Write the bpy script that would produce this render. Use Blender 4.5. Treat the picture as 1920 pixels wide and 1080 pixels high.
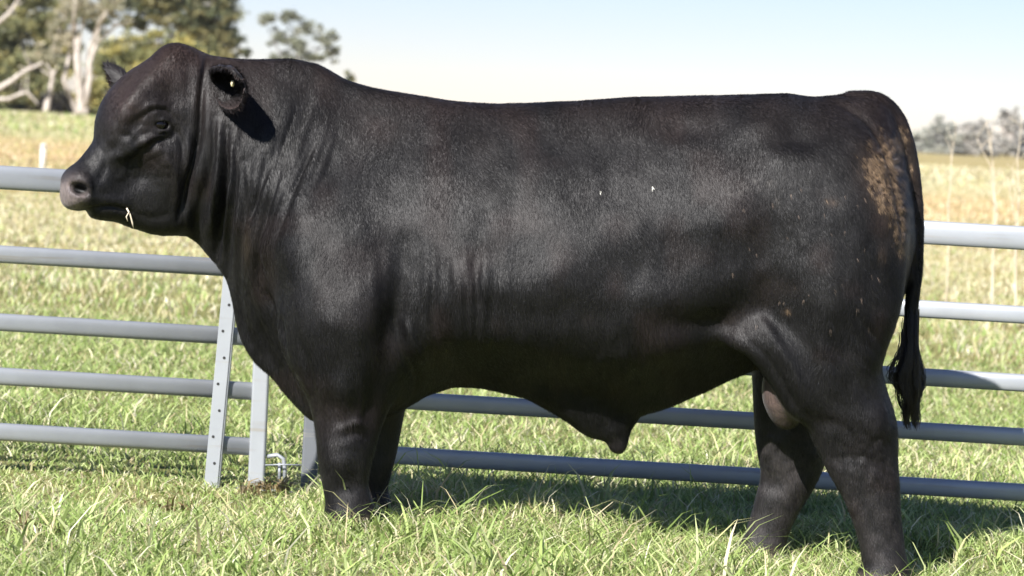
import bpy, math, random
import numpy as np
from mathutils import Vector, Matrix
random.seed(7); RNG = np.random.default_rng(11)
for o in list(bpy.data.objects): bpy.data.objects.remove(o)
SC = bpy.context.scene
COL = SC.collection
R = math.radians

# ------------------------------------------------------------------ camera
FPX = 5040.0                      # focal length in photo pixels (1920 wide)
ROLL = R(3.4); PITCH = R(3.547)
CAM = Vector((0.0, -9.0, 1.345))
_f = Vector((0, math.cos(PITCH), -math.sin(PITCH)))
_u = Vector((0, math.sin(PITCH), math.cos(PITCH)))
_r = Vector((1, 0, 0))
RT = _r*math.cos(ROLL) + _u*math.sin(ROLL)
UP = -_r*math.sin(ROLL) + _u*math.cos(ROLL)
FW = _f
cd = bpy.data.cameras.new('camera'); cam = bpy.data.objects.new('camera', cd); COL.objects.link(cam)
m = Matrix((RT, UP, -FW)).transposed().to_4x4(); m.translation = CAM
cam.matrix_world = m
cd.sensor_width = 36.0; cd.lens = 36.0*FPX/1920.0
cd.clip_start = 0.1; cd.clip_end = 9000
cd.dof.use_dof = True; cd.dof.focus_distance = 8.85; cd.dof.aperture_fstop = 4.5
SC.camera = cam

def P(px, py, Y):
    """the world point on the vertical plane at depth Y seen at photo pixel (px, py)"""
    d = FW*FPX + RT*(px-960.0) - UP*(py-540.0)
    return CAM + d*((Y-CAM.y)/d.y)

# ------------------------------------------------------------------ light
W = bpy.data.worlds.new('World'); SC.world = W; W.use_nodes = True
nt = W.node_tree; nt.nodes.clear()
LIGHT = Vector((0.56, 1.0, -0.90)).normalized()      # direction the light travels
S = -LIGHT
sky = nt.nodes.new('ShaderNodeTexSky'); sky.sky_type = 'NISHITA'; sky.sun_disc = False
sky.sun_elevation = math.asin(S.z); sky.sun_rotation = math.atan2(S.x, S.y)
sky.air_density = 1.0; sky.dust_density = 0.0; sky.ozone_density = 2.4; sky.altitude = 600
bg = nt.nodes.new('ShaderNodeBackground'); bg.inputs['Strength'].default_value = 0.052
wo = nt.nodes.new('ShaderNodeOutputWorld')
tnt = nt.nodes.new('ShaderNodeMix'); tnt.data_type = 'RGBA'; tnt.blend_type = 'MULTIPLY'; tnt.inputs[0].default_value = 1.0; tnt.inputs[7].default_value = (.94, .91, 1.12, 1)
nt.links.new(sky.outputs[0], tnt.inputs[6]); nt.links.new(tnt.outputs[2], bg.inputs[0]); nt.links.new(bg.outputs[0], wo.inputs[0])
sd = bpy.data.lights.new('sun', 'SUN'); sd.energy = 5.0; sd.angle = R(0.5); sd.color = (1.0, 0.965, 0.92)
sun = bpy.data.objects.new('sun', sd); COL.objects.link(sun)
sun.rotation_mode = 'QUATERNION'; sun.rotation_quaternion = LIGHT.to_track_quat('-Z', 'Y'); sun.location = (-4, -8, 9)
SC.view_settings.view_transform = 'Standard'; SC.view_settings.look = 'None'
SC.view_settings.exposure = 1.1; SC.view_settings.gamma = 1.0

# ------------------------------------------------------------------ helpers
def tag(o, label=None, cat=None, group=None, kind=None):
    if label: o['label'] = label
    if cat: o['category'] = cat
    if group: o['group'] = group
    if kind: o['kind'] = kind
    return o
def link(name, me, parent=None):
    o = bpy.data.objects.new(name, me); COL.objects.link(o)
    if parent is not None: o.parent = parent
    return o
def empty(name, loc):
    o = bpy.data.objects.new(name, None); COL.objects.link(o); o.location = loc; o.empty_display_size = .2
    return o
def npmesh(name, V, quads=None, tris=None, mat=None, smooth=True, col=None, colname='tint'):
    V = np.asarray(V, np.float32); me = bpy.data.meshes.new(name)
    me.vertices.add(len(V)); me.vertices.foreach_set('co', V.ravel())
    nq = 0 if quads is None else len(quads); ntr = 0 if tris is None else len(tris)
    idx = []
    if nq: idx.append(np.asarray(quads, np.int32).ravel())
    if ntr: idx.append(np.asarray(tris, np.int32).ravel())
    idx = np.concatenate(idx); me.loops.add(len(idx)); me.loops.foreach_set('vertex_index', idx)
    me.polygons.add(nq+ntr)
    st = np.concatenate([np.arange(nq)*4, nq*4+np.arange(ntr)*3]).astype(np.int32)
    me.polygons.foreach_set('loop_start', st)
    me.polygons.foreach_set('use_smooth', np.full(nq+ntr, smooth))
    if mat: me.materials.append(mat)
    if col is not None:
        a = me.attributes.new(colname, 'FLOAT_COLOR', 'POINT')
        c = np.ones((len(V), 4), np.float32); c[:, :col.shape[1]] = col; a.data.foreach_set('color', c.ravel())
    me.update(calc_edges=True); me.validate()
    return me
class MB:
    """collects shapes into one mesh"""
    def __init__(s): s.v = []; s.f = []
    def add(s, vs, fs):
        n = len(s.v); s.v += [tuple(v) for v in vs]; s.f += [tuple(i+n for i in f) for f in fs]
    def tube(s, pts, rad, seg=8, cap=True):
        pts = [Vector(p) for p in pts]; n = len(pts); rad = rad if hasattr(rad, '__len__') else [rad]*n
        vs = []; fs = []; prev = None
        for i, p in enumerate(pts):
            t = (pts[min(i+1, n-1)]-pts[max(i-1, 0)]).normalized()
            if prev is None:
                a = t.cross(Vector((0, 0, 1)));
                if a.length < .1: a = t.cross(Vector((0, 1, 0)))
                a.normalize()
            else: a = (prev - t*prev.dot(t)).normalized()
            prev = a; b = t.cross(a)
            for k in range(seg):
                w = 2*math.pi*k/seg; vs.append(p + (a*math.cos(w)+b*math.sin(w))*rad[i])
        for i in range(n-1):
            for k in range(seg):
                k2 = (k+1) % seg; fs.append((i*seg+k, i*seg+k2, (i+1)*seg+k2, (i+1)*seg+k))
        if cap:
            fs.append(tuple(range(seg))[::-1]); fs.append(tuple((n-1)*seg+k for k in range(seg)))
        s.add(vs, fs)
    def prism(s, prof, o, ax, up, side, L):
        """extrude 2d profile [(a,b)] (side, up) from o along ax by L"""
        n = len(prof); o = Vector(o)
        vs = [o+side*a+up*b for a, b in prof]+[o+ax*L+side*a+up*b for a, b in prof]
        fs = [(i, (i+1) % n, n+(i+1) % n, n+i) for i in range(n)]+[tuple(range(n))[::-1], tuple(range(n, 2*n))]
        s.add(vs, fs)
    def mesh(s, name, mat, smooth=False):
        me = bpy.data.meshes.new(name); me.from_pydata([tuple(v) for v in s.v], [], s.f); me.materials.append(mat)
        me.polygons.foreach_set('use_smooth', [smooth]*len(me.polygons)); me.update()
        return me
    def build(s, name, mat, parent=None, smooth=False):
        return link(name, s.mesh(name, mat, smooth), parent)
def roundrect(w, h, r, n=4):
    out = []
    for cx, cy, a0 in ((w/2-r, h/2-r, 0), (-w/2+r, h/2-r, 90), (-w/2+r, -h/2+r, 180), (w/2-r, -h/2+r, 270)):
        for k in range(n+1):
            a = R(a0+90*k/n); out.append((cx+r*math.cos(a), cy+r*math.sin(a)))
    return out
def smooth01(x, a, b):
    t = np.clip((x-a)/(b-a), 0, 1); return t*t*(3-2*t)

# ------------------------------------------------------------------ materials
def newmat(name):
    m = bpy.data.materials.new(name); m.use_nodes = True; n = m.node_tree; n.nodes.clear()
    out = n.nodes.new('ShaderNodeOutputMaterial'); b = n.nodes.new('ShaderNodeBsdfPrincipled')
    n.links.new(b.outputs[0], out.inputs[0]); return m, n, b, out
def node(n, t, **kw):
    x = n.nodes.new(t)
    for k, v in kw.items():
        if k in x.inputs: x.inputs[k].default_value = v
        else: setattr(x, k, v)
    return x
def ramp(n, src, stops):
    r = n.nodes.new('ShaderNodeValToRGB'); e = r.color_ramp.elements
    while len(e) < len(stops): e.new(.5)
    for k, (p, c) in enumerate(stops): e[k].position = p; e[k].color = (*c, 1) if len(c) == 3 else c
    n.links.new(src, r.inputs[0]); return r
def mix(n, a, b, f, typ='MIX'):
    x = n.nodes.new('ShaderNodeMix'); x.data_type = 'RGBA'; x.blend_type = typ; x.clamp_result = False
    def put(i, v):
        if hasattr(v, 'is_output') or isinstance(v, bpy.types.NodeSocket): n.links.new(v, x.inputs[i])
        elif isinstance(v, (int, float)): x.inputs[i].default_value = v
        else: x.inputs[i].default_value = (*v, 1)
    put(0, f); put(6, a); put(7, b); return x.outputs[2]

def mat_steel(name, base, rough=.42):
    m, n, b, _ = newmat(name); tc = node(n, 'ShaderNodeTexCoord')
    n1 = node(n, 'ShaderNodeTexNoise', Scale=9.0, Detail=6.0); n.links.new(tc.outputs['Object'], n1.inputs['Vector'])
    vo = node(n, 'ShaderNodeTexVoronoi', Scale=55.0); n.links.new(tc.outputs['Object'], vo.inputs['Vector'])
    nr_ = ramp(n, n1.outputs[0], [(.38, (0, 0, 0)), (.62, (1, 1, 1))]); c = mix(n, [x*.66 for x in base], [x*1.15 for x in base], nr_.outputs[0])
    c = mix(n, c, vo.outputs['Color'], .05)
    mp = node(n, 'ShaderNodeMapping'); mp.inputs['Scale'].default_value = (.6, 3, 14); n.links.new(tc.outputs['Object'], mp.inputs[0])
    n2 = node(n, 'ShaderNodeTexNoise', Scale=3.0, Detail=5.0); n.links.new(mp.outputs[0], n2.inputs['Vector'])
    rr = ramp(n, n2.outputs[0], [(.58, (0, 0, 0)), (.72, (1, 1, 1))])
    c = mix(n, c, (.30, .27, .22), rr.outputs[0]); 
    mm = n.nodes.new('ShaderNodeMath'); mm.operation = 'MULTIPLY'; mm.inputs[1].default_value = .6; n.links.new(rr.outputs[0], mm.inputs[0])
    c = mix(n, mix(n, [x*.85 for x in base], [x*1.1 for x in base], n1.outputs[0]), c, mm.outputs[0])
    n.links.new(c, b.inputs['Base Color']); b.inputs['Metallic'].default_value = .35; b.inputs['Roughness'].default_value = rough
    bp = node(n, 'ShaderNodeBump', Strength=.12, Distance=.002); n.links.new(n1.outputs[0], bp.inputs['Height']); n.links.new(bp.outputs[0], b.inputs['Normal'])
    return m
STEEL = mat_steel('galvanised_steel', (.37, .39, .415), .45)
STEEL_DARK = mat_steel('weathered_steel', (.30, .32, .35), .5)

def mat_blades(name, trans=.35, rough=.55):
    m, n, b, out = newmat(name); at = node(n, 'ShaderNodeAttribute', attribute_name='tint')
    n.links.new(at.outputs['Color'], b.inputs['Base Color']); b.inputs['Roughness'].default_value = rough
    b.inputs['Specular IOR Level'].default_value = .35
    t = node(n, 'ShaderNodeBsdfTranslucent'); n.links.new(at.outputs['Color'], t.inputs[0])
    mx = node(n, 'ShaderNodeMixShader'); mx.inputs[0].default_value = trans
    n.links.new(b.outputs[0], mx.inputs[1]); n.links.new(t.outputs[0], mx.inputs[2]); n.links.new(mx.outputs[0], out.inputs[0])
    return m
GRASS = mat_blades('grass_blades'); LEAF = mat_blades('gum_leaves', .42, .5)

def mat_bark(name, a, bcol):
    m, n, b, _ = newmat(name); tc = node(n, 'ShaderNodeTexCoord')
    mp = node(n, 'ShaderNodeMapping'); mp.inputs['Scale'].default_value = (2, 2, .4); n.links.new(tc.outputs['Object'], mp.inputs[0])
    n1 = node(n, 'ShaderNodeTexNoise', Scale=2.5, Detail=8.0); n.links.new(mp.outputs[0], n1.inputs['Vector'])
    r_ = ramp(n, n1.outputs[0], [(.35, a), (.65, bcol)]); n.links.new(r_.outputs[0], b.inputs['Base Color']); b.inputs['Roughness'].default_value = .85
    bp = node(n, 'ShaderNodeBump', Strength=.5, Distance=.05); n.links.new(n1.outputs[0], bp.inputs['Height']); n.links.new(bp.outputs[0], b.inputs['Normal'])
    return m
BARK_PALE = mat_bark('pale_bark', (.30, .26, .22), (.58, .52, .46))
BARK_GREY = mat_bark('grey_bark', (.12, .11, .10), (.30, .28, .26))

# ------------------------------------------------------------------ ground
def gz(x, y):
    x = np.asarray(x, float); y = np.asarray(y, float)
    z = -.03 - .09*smooth01(x, -.2, 1.1)*(1-smooth01(y, .1, .8))
    z = z + .012*np.sin(x*2.3+y*1.1)*np.sin(y*2.9-x*.7)*smooth01(np.abs(y-.2), .4, 1.5)
    lf_ = smooth01(-x, .60, .85); z = z - .085*(smooth01(y, .4, 1.2)*(1-lf_)+smooth01(y, -.6, .6)*lf_)
    far = smooth01(y, 10, 60)
    z = z + far*(.10*np.sin(x*.11+1.3)*np.sin(y*.07)+.03)
    return z
gx = np.concatenate([-np.geomspace(4000, 9, 40), np.linspace(-8, 8, 161), np.geomspace(9, 4000, 40)])
gy = np.concatenate([-np.geomspace(400, 11, 14), np.linspace(-10, 14, 200), np.geomspace(14.5, 6000, 90)])
GX, GY = np.meshgrid(gx, gy, indexing='ij'); GZ = gz(GX, GY)
V = np.stack([GX, GY, GZ], -1).reshape(-1, 3); nx_, ny_ = len(gx), len(gy)
I = (np.arange(nx_-1)[:, None]*ny_+np.arange(ny_-1)[None]).ravel()
q = np.stack([I, I+ny_, I+ny_+1, I+1], -1)
m, n, b, _ = newmat('paddock_ground')
geo = node(n, 'ShaderNodeNewGeometry'); sep = node(n, 'ShaderNodeSeparateXYZ'); n.links.new(geo.outputs['Position'], sep.inputs[0])
wob = node(n, 'ShaderNodeTexNoise', Scale=.05, Detail=3.0); n.links.new(geo.outputs['Position'], wob.inputs['Vector'])
mw = node(n, 'ShaderNodeMath', operation='MULTIPLY_ADD'); mw.inputs[1].default_value = 36.0; n.links.new(wob.outputs[0], mw.inputs[0]); n.links.new(sep.outputs['Y'], mw.inputs[2])
dv = node(n, 'ShaderNodeMath', operation='DIVIDE'); dv.inputs[1].default_value = 300.0; n.links.new(mw.outputs[0], dv.inputs[0])
band = ramp(n, dv.outputs[0], [(0.0, (.24, .24, .10)), (.085, (.27, .26, .12)), (.13, (.40, .33, .17)), (.19, (.46, .36, .20)), (.24, (.47, .34, .20)), (.31, (.45, .39, .22)), (.45, (.44, .39, .22)), (.7, (.40, .33, .18))])
n1 = node(n, 'ShaderNodeTexNoise', Scale=.35, Detail=8.0, Roughness=.7); n.links.new(geo.outputs['Position'], n1.inputs['Vector'])
n2 = node(n, 'ShaderNodeTexNoise', Scale=14.0, Detail=8.0, Roughness=.7); n.links.new(geo.outputs['Position'], n2.inputs['Vector'])
r1 = ramp(n, n1.outputs[0], [(.35, (.72, .80, .62)), (.65, (1.22, 1.12, 1.08))])
r2 = ramp(n, n2.outputs[0], [(.3, (.55, .55, .5)), (.7, (1.25, 1.25, 1.2))])
c = mix(n, mix(n, band.outputs[0], r1.outputs[0], 1.0, 'MULTIPLY'), r2.outputs[0], 1.0, 'MULTIPLY')
n.links.new(c, b.inputs['Base Color']); b.inputs['Roughness'].default_value = .95; b.inputs['Specular IOR Level'].default_value = .1
bp = node(n, 'ShaderNodeBump', Strength=.8, Distance=.05); n.links.new(n2.outputs[0], bp.inputs['Height']); n.links.new(bp.outputs[0], b.inputs['Normal'])
tag(link('ground', npmesh('ground', V, quads=q, mat=m)), kind='structure')

# ------------------------------------------------------------------ grass
PAL_GREEN = np.array([[.25, .34, .10], [.33, .41, .13], [.40, .47, .19], [.20, .28, .07], [.44, .49, .23]])
PAL_DRY = np.array([[.56, .51, .30], [.64, .58, .38], [.50, .42, .25], [.48, .46, .22], [.68, .64, .47]])
def blades(x, y, h, w, dry, lean=(.3, 1.1), rng=RNG, flop=.5):
    N = len(x); z = gz(x, y)-.01
    th = rng.uniform(0, 2*np.pi, N); ln = rng.uniform(lean[0], lean[1], N)
    dx, dy = np.cos(th), np.sin(th); fx = rng.uniform(0, np.pi, N); wx, wy = np.cos(fx)*w, np.sin(fx)*w
    s = np.array([0, .4, .75, 1.0]); wd = np.array([.9, 1.0, .65, 0])
    fl = rng.uniform(0, 1, N) < flop
    V = np.zeros((N, 7, 3), np.float32)
    for k in range(4):
        a = ln*s[k]**1.6; up = s[k]*np.cos(a*.62); out = s[k]*np.sin(a*.8)
        up = np.where(fl, s[k]-.62*s[k]**2*ln, up)
        px, py_, pz = x+dx*h*out, y+dy*h*out, z+h*up
        if k < 3:
            V[:, 2*k, 0] = px-wx*wd[k]; V[:, 2*k, 1] = py_-wy*wd[k]; V[:, 2*k, 2] = pz
            V[:, 2*k+1, 0] = px+wx*wd[k]; V[:, 2*k+1, 1] = py_+wy*wd[k]; V[:, 2*k+1, 2] = pz
        else:
            V[:, 6, 0] = px; V[:, 6, 1] = py_; V[:, 6, 2] = pz
    B = np.arange(N)[:, None]*7
    Q = np.concatenate([B+np.array([[0, 1, 3, 2]]), B+np.array([[2, 3, 5, 4]])]); T = B+np.array([[4, 5, 6]])
    g = PAL_GREEN[rng.integers(0, 5, N)]; d = PAL_DRY[rng.integers(0, 5, N)]
    isd = (rng.uniform(0, 1, N) < dry)[:, None]
    c = np.where(isd, d, g)*rng.uniform(.75, 1.2, (N, 1))
    tipm = np.array([.85, .85, 1., 1., 1.05, 1.05, 1.1])
    c = c*(1+np.array([[.06, -.06, -.14]])*(smooth01(y, 36, 50)*(1-smooth01(y, 62, 80)))[:, None])
    c = c*1.10
    C = (c[:, None, :]*tipm[None, :, None]).reshape(-1, 3)
    return V.reshape(-1, 3), Q, T, C
def patch(x, y, s, ph=0):      # smooth 0..1 patchiness
    return .5+.25*(np.sin(x*s+ph+1.7*np.sin(y*s*.8+ph))+np.sin(y*s*1.3+2*ph+1.3*np.sin(x*s*.7)))
def scatter(N, y0, y1, tan=.25, base=1.2, p=1.0):
    """points over the wedge the camera sees, with side margins"""
    y = y0+(y1-y0)*RNG.uniform(0, 1, N)**p
    hw = (y+9)*tan+base
    return RNG.uniform(-1, 1, N)*hw, y
def grass(name, N, y0, y1, h0, h1, w, p=1.0, tuft=8, spread=.05, dryk=0, lean=(.3, 1.1), patchy=True):
    nt_ = N//tuft; tx, ty = scatter(nt_, y0, y1, p=p)
    hp = patch(tx, ty, 2.1, .4)*.6+patch(tx, ty, 5.3, 2.2)*.4
    x = np.repeat(tx, tuft)+RNG.normal(0, spread, nt_*tuft); y = np.repeat(ty, tuft)+RNG.normal(0, spread, nt_*tuft)
    hh = np.repeat((h0+(h1-h0)*hp)*RNG.uniform(.7, 1.2, nt_), tuft)*RNG.uniform(.5, 1.15, nt_*tuft)
    xx_ = x; low_ = smooth01(-xx_, .45, .9)*smooth01(y, .0, .35)*(1-smooth01(y, 1.4, 2.0)); hh = hh*(1-.45*low_)
    hoof_ = np.exp(-((xx_+.40)/.14)**2-((y-.16)/.14)**2); hh = hh*(1-.55*hoof_+.75*np.exp(-((xx_+.55)/.22)**2-((y+.48)/.2)**2))
    # kept short just in front of the hooves so that the legs show
    dist = y
    dry = .12+.36*patch(x, y, 1.1, 1.0)*patch(x, y, 2.7, 3.0)+dryk+.65*smooth01(dist, 3.5, 18)*(1-.35*smooth01(dist, 60, 85))
    dry = dry+.5*smooth01(x, -6, 14)*smooth01(dist, 20, 60)
    ww = w*RNG.uniform(.6, 1.3, len(x))
    V, Q, T, C = blades(x, y, hh, ww, dry, lean)
    o = link(name, npmesh(name, V, quads=Q, tris=T, mat=GRASS, col=C)); tag(o, kind='stuff'); return o
grass('grass', 230000, -2.3, 2.6, .05, .125, .0028, tuft=11, spread=.04, lean=(.5, 1.8))
grass('grass', 9000, -1.9, 3.0, .13, .24, .0034, tuft=5, spread=.03, lean=(.7, 1.7), dryk=.1)
grass('grass', 150000, 2.6, 9, .05, .11, .0036, tuft=10, spread=.06, lean=(.6, 1.8))
grass('grass', 110000, 9, 28, .06, .14, .006, p=.8, tuft=10, spread=.12)
grass('grass', 26000, 90, 175, .16, .30, .05, p=.9, tuft=12, spread=.5, dryk=-.05)
grass('grass', 65000, 28, 90, .10, .19, .014, p=.8, tuft=12, spread=.25)

cx_, cy_ = [], []
for px, yy, k_ in [(930, -1.0, 26), (880, -.8, 14), (1010, -1.1, 22), (1080, -.9, 18), (1300, -1.0, 20), (1400, -.75, 16), (1250, -1.2, 14), (1560, -.95, 18), (1800, -1.0, 20), (1900, -.8, 16), (700, -1.0, 14), (520, -.7, 12), (300, -1.1, 16), (120, -.8, 14), (1340, -.45, 12), (1150, -.6, 12), (40, -1.3, 14), (640, -1.3, 16), (430, -1.3, 14), (1700, -1.3, 14), (770, -.5, 10), (1840, .3, 12), (850, .75, 14), (1000, .8, 12), (1130, .85, 12), (1290, .75, 12)]:
    x_ = P(px, 1000, yy).x; cx_.append(RNG.normal(x_, .05, k_)); cy_.append(RNG.normal(yy, .04, k_))
cx_, cy_ = np.concatenate(cx_), np.concatenate(cy_)
V, Q, T, C_ = blades(cx_, cy_, RNG.uniform(.13, .25, len(cx_)), RNG.uniform(.003, .0065, len(cx_)), np.full(len(cx_), .15), (.5, 1.6), flop=.35)
tag(link('grass', npmesh('grass', V, quads=Q, tris=T, mat=GRASS, col=C_)), kind='stuff')
lx, ly = [], []
for px, yy, k_ in [(512, 1.05, 40), (700, .12, 30), (470, .95, 16), (330, .3, 20), (1480, -.6, 24), (60, -.7, 24), (1700, -.4, 18), (960, -1.3, 20)]:
    x_ = P(px, 940, yy).x; lx.append(RNG.normal(x_, .035, k_)); ly.append(RNG.normal(yy, .03, k_))
lx, ly = np.concatenate(lx), np.concatenate(ly)
V, Q, T, C_ = blades(lx, ly, RNG.uniform(.05, .13, len(lx)), RNG.uniform(.003, .008, len(lx)), np.full(len(lx), 1.0), (.9, 1.9), flop=.9)
V[:, 2] += .03; C_ = C_*np.array([.38, .32, .25])
tag(link('dry_leaf_litter', npmesh('dry_leaf_litter', V, quads=Q, tris=T, mat=GRASS, col=C_)), kind='stuff')
# ------------------------------------------------------------------ fence panels
YF = 1.2
RAILS = [(182-20, .086), (326-20, .064), (454-20, .064), (556-20, .064), (661-20, .064)]
def rail_z(off): return CAM.z - off*(YF-CAM.y)/FPX
def XF(px, py): return P(px, py, YF).x
X1, Z0 = Vector((1, 0, 0)), Vector((0, 0, 1)); YV = Vector((0, 1, 0))
def rail_prof(h):
    w = .036
    return [(-w/2, -h*.30), (-w*.30, -h*.5), (w*.30, -h*.5), (w/2, -h*.30), (w/2, h*.30), (w*.30, h*.5), (-w*.30, h*.5), (-w/2, h*.30)]
def weld(mb, x, z, h):
    for s in (-1, 1):
        mb.prism(roundrect(.008, h*.9, .003, 2), (x-.004, YF-.021, z), X1, Z0, YV, .012)
def panel(label, x0, x1, posts, yoff=0):
    root = empty('fence_panel', (x0, YF+yoff, float(gz(x0, YF))))
    tag(root, label, 'fence panel', 'steel cattle yard panels behind the bull')
    def loc(o): o.location = (-root.location.x, -root.location.y+yoff, -root.location.z); return o
    for off, h in RAILS:
        z = rail_z(off); mb = MB(); prof = [(.5*(.044)*abs(math.cos(w_))**.72*(1 if math.cos(w_) >= 0 else -1), .5*h*abs(math.sin(w_))**.72*(1 if math.sin(w_) >= 0 else -1)) for w_ in [2*math.pi*k/36 for k in range(36)]]; prof = [(a_, b_*1.05) for a_, b_ in prof]
        mb.prism(prof, (x0, YF, z), X1, Z0, YV, x1-x0)
        o = loc(mb.build('rail', STEEL, root, True))
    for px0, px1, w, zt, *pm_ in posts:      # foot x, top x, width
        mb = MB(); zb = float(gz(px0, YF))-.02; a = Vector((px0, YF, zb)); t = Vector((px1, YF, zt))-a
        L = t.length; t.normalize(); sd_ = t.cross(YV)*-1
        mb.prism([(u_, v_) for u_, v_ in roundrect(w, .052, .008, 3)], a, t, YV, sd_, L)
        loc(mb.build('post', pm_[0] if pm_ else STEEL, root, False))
        mb = MB(); mb.prism(roundrect(.16, .10, .01, 2), (px0, YF, zb+.012), Z0, YV, X1, .012); loc(mb.build('foot_plate', STEEL_DARK, root))
    return root, loc
ztop = rail_z(162)+.05
xl = XF(480, 920)
pl, locl = panel('lit steel rail panel left of the bull, ending in an upright below its chest', -4.6, xl, [(xl, XF(480, 920)-.012, .062, ztop), (-4.6, -4.6, .062, ztop)])
# flat drilled upright that leans against the left panel
a = P(394, 925, YF-.05); t_ = P(436, 470, YF-.05); t2 = a+(t_-a)*1.22
a = a+(a-t_)*.06
br = MB(); ax = (t2-a); L = ax.length; ax.normalize(); sdv = ax.cross(YV)*-1; sdv.normalize()
br.prism(roundrect(.052, .006, .0025, 2), a, ax, YV, sdv, L)
br.prism(roundrect(.006, .040, .0025, 2), a+sdv*.0285+YV*.0225, ax, YV, sdv, L)
br_root = empty('steel_upright', a); tag(br_root, 'narrow flat steel upright with bolt holes, leaning across the rails left of the chest', 'fence upright')
bo = br.build('upright_bar', STEEL, br_root); bo.location = -Vector(a)
BLK, nB, bB, _ = newmat('dark_hole'); bB.inputs['Base Color'].default_value = (.02, .02, .02, 1); bB.inputs['Roughness'].default_value = .8
for k in range(11):
    c0 = a+ax*(L*(.06+.085*k))+sdv*(.006 if k % 2 else -.008); hb = MB()
    hb.tube([c0-YV*.0045, c0-YV*.0036], .0055, 10)
    ho = hb.build('bolt_hole', BLK, br_root); ho.location = -Vector(a)
xr = XF(578, 920)
pr, locr = panel('steel rail panel behind the bull, lower rails in its shadow', xr-.02, 4.8, [(xr, xr-.0, .060, ztop, mat_steel('shaded_post_steel', (.15, .16, .175), .6)), (4.8, 4.8, .062, ztop)])  # first post's steel is darkened to stand for the bull's shadow on it
sk = MB(); sk.prism(roundrect(.05, .05, .008, 2), (xr-.02, YF-.12, -.125), X1, Z0, YV, .62); locr(sk.build('skid_bar', STEEL_DARK, pr))
# pin and loops joining both panels
pin = empty('joining_pin', P(530, 880, YF)); tag(pin, 'bent steel pin and wire loops joining the two panels near the grass', 'pin')
pm = MB(); pc = P(532, 856, YF)
pm.tube([P(500, 856, YF), P(520, 853, YF), P(531, 860, YF), P(534, 880, YF), P(534, 905, YF)], .008, 8)
o_ = pm.build('pin_rod', STEEL, pin, True); o_.location = -pin.location
pm = MB()
for py in (872,):
    pm.tube([P(497, py, YF-.02), P(530, py-1, YF-.03), P(566, py, YF-.02)], .003, 6)
o_ = pm.build('tie_wire', STEEL_DARK, pin, True); o_.location = -pin.location
pm = MB(); pm.tube([P(524, 868, YF-.01), P(524, 905, YF-.01)], .006, 8); o_ = pm.build('lug', STEEL_DARK, pin, True); o_.location = -pin.location

# small white marker post far out in the field
mp_ = P(80, 305, 40); zg = float(gz(mp_.x, 40)); mp_h = .50
wm, wn, wb, _ = newmat('white_post_paint'); wb.inputs['Base Color'].default_value = (.62, .60, .55, 1); wb.inputs['Roughness'].default_value = .8
mb = MB(); mb.tube([(0, 0, -.1), (0, 0, .46)], .05, 10); mb.tube([(0, 0, .46), (0, 0, .52)], [.062, .05], 10)
o = mb.build('marker_post', wm, None, True); o.location = (mp_.x, 40, zg); tag(o, 'short white post alone in the dry field left of the bull', 'post')

# ------------------------------------------------------------------ trees
def limb_tree(root, segs, mat, name='trunk', seg=7):
    mb = MB()
    for pts, rad in segs: mb.tube(pts, rad, seg)
    return mb.build(name, mat, root, True)
def wander(a, b, n, amp, rng):
    a = Vector(a); b = Vector(b); L = (b-a).length; out = []
    for i in range(n+1):
        t = i/n; p = a.lerp(b, t)
        if 0 < i: p = p+Vector((rng.uniform(-1, 1), rng.uniform(-1, 1), rng.uniform(-.4, .4)))*amp*L*(.5+t*.5)*.5
        out.append(p)
    return out
def crown_mesh(name, blobs, n, leaf, pal, rng, fill=.55):
    """leaf-sized quads clustered in clumps spread through ellipsoid blobs"""
    P_ = []; vol = np.array([b_[1][0]*b_[1][1]*b_[1][2] for b_ in blobs])**.67; vol = vol/vol.sum()
    cols = []
    for (c, r_), f in zip(blobs, vol):
        m_ = int(n*f); ncl = max(3, m_//45)
        d = rng.normal(0, 1, (ncl, 3)); d /= np.linalg.norm(d, axis=1)[:, None]
        rad = rng.uniform(fill, 1.05, ncl)[:, None]
        cc = np.array(c)+d*rad*np.array(r_)
        csz = rng.uniform(.10, .26, ncl)*np.mean(r_)
        k = rng.integers(0, ncl, m_)
        P_.append(cc[k]+rng.normal(0, 1, (m_, 3))*csz[k][:, None]*np.array([1, 1, .6]))
        base = np.array(pal)[rng.integers(0, len(pal), ncl)][k]
        cols.append(base*1.18*rng.uniform(.65, 1.35, (m_, 1)))
    X = np.concatenate(P_); Cc = np.concatenate(cols); N = len(X)
    a = rng.normal(0, 1, (N, 3)); a /= np.linalg.norm(a, axis=1)[:, None]
    b_ = np.cross(a, rng.normal(0, 1, (N, 3))); b_ /= np.linalg.norm(b_, axis=1)[:, None]
    s = leaf*rng.uniform(.6, 1.4, (N, 1))
    V = np.stack([X-a*s, X-b_*s*.42, X+a*s, X+b_*s*.42], 1).reshape(-1, 3)
    Q = np.arange(N*4).reshape(-1, 4)
    return npmesh(name, V, quads=Q, mat=LEAF, smooth=False, col=np.repeat(Cc, 4, 0))
OLIVE = [(.19, .20, .10), (.27, .26, .12), (.14, .15, .075), (.36, .32, .13)]
DARK = [(.13, .145, .075), (.19, .195, .09), (.095, .105, .06), (.27, .24, .11)]
GOLD = [(.26, .23, .06), (.30, .25, .08), (.16, .16, .06)]
GREY = [(.27, .28, .20), (.34, .34, .26), (.21, .22, .16)]
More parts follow.
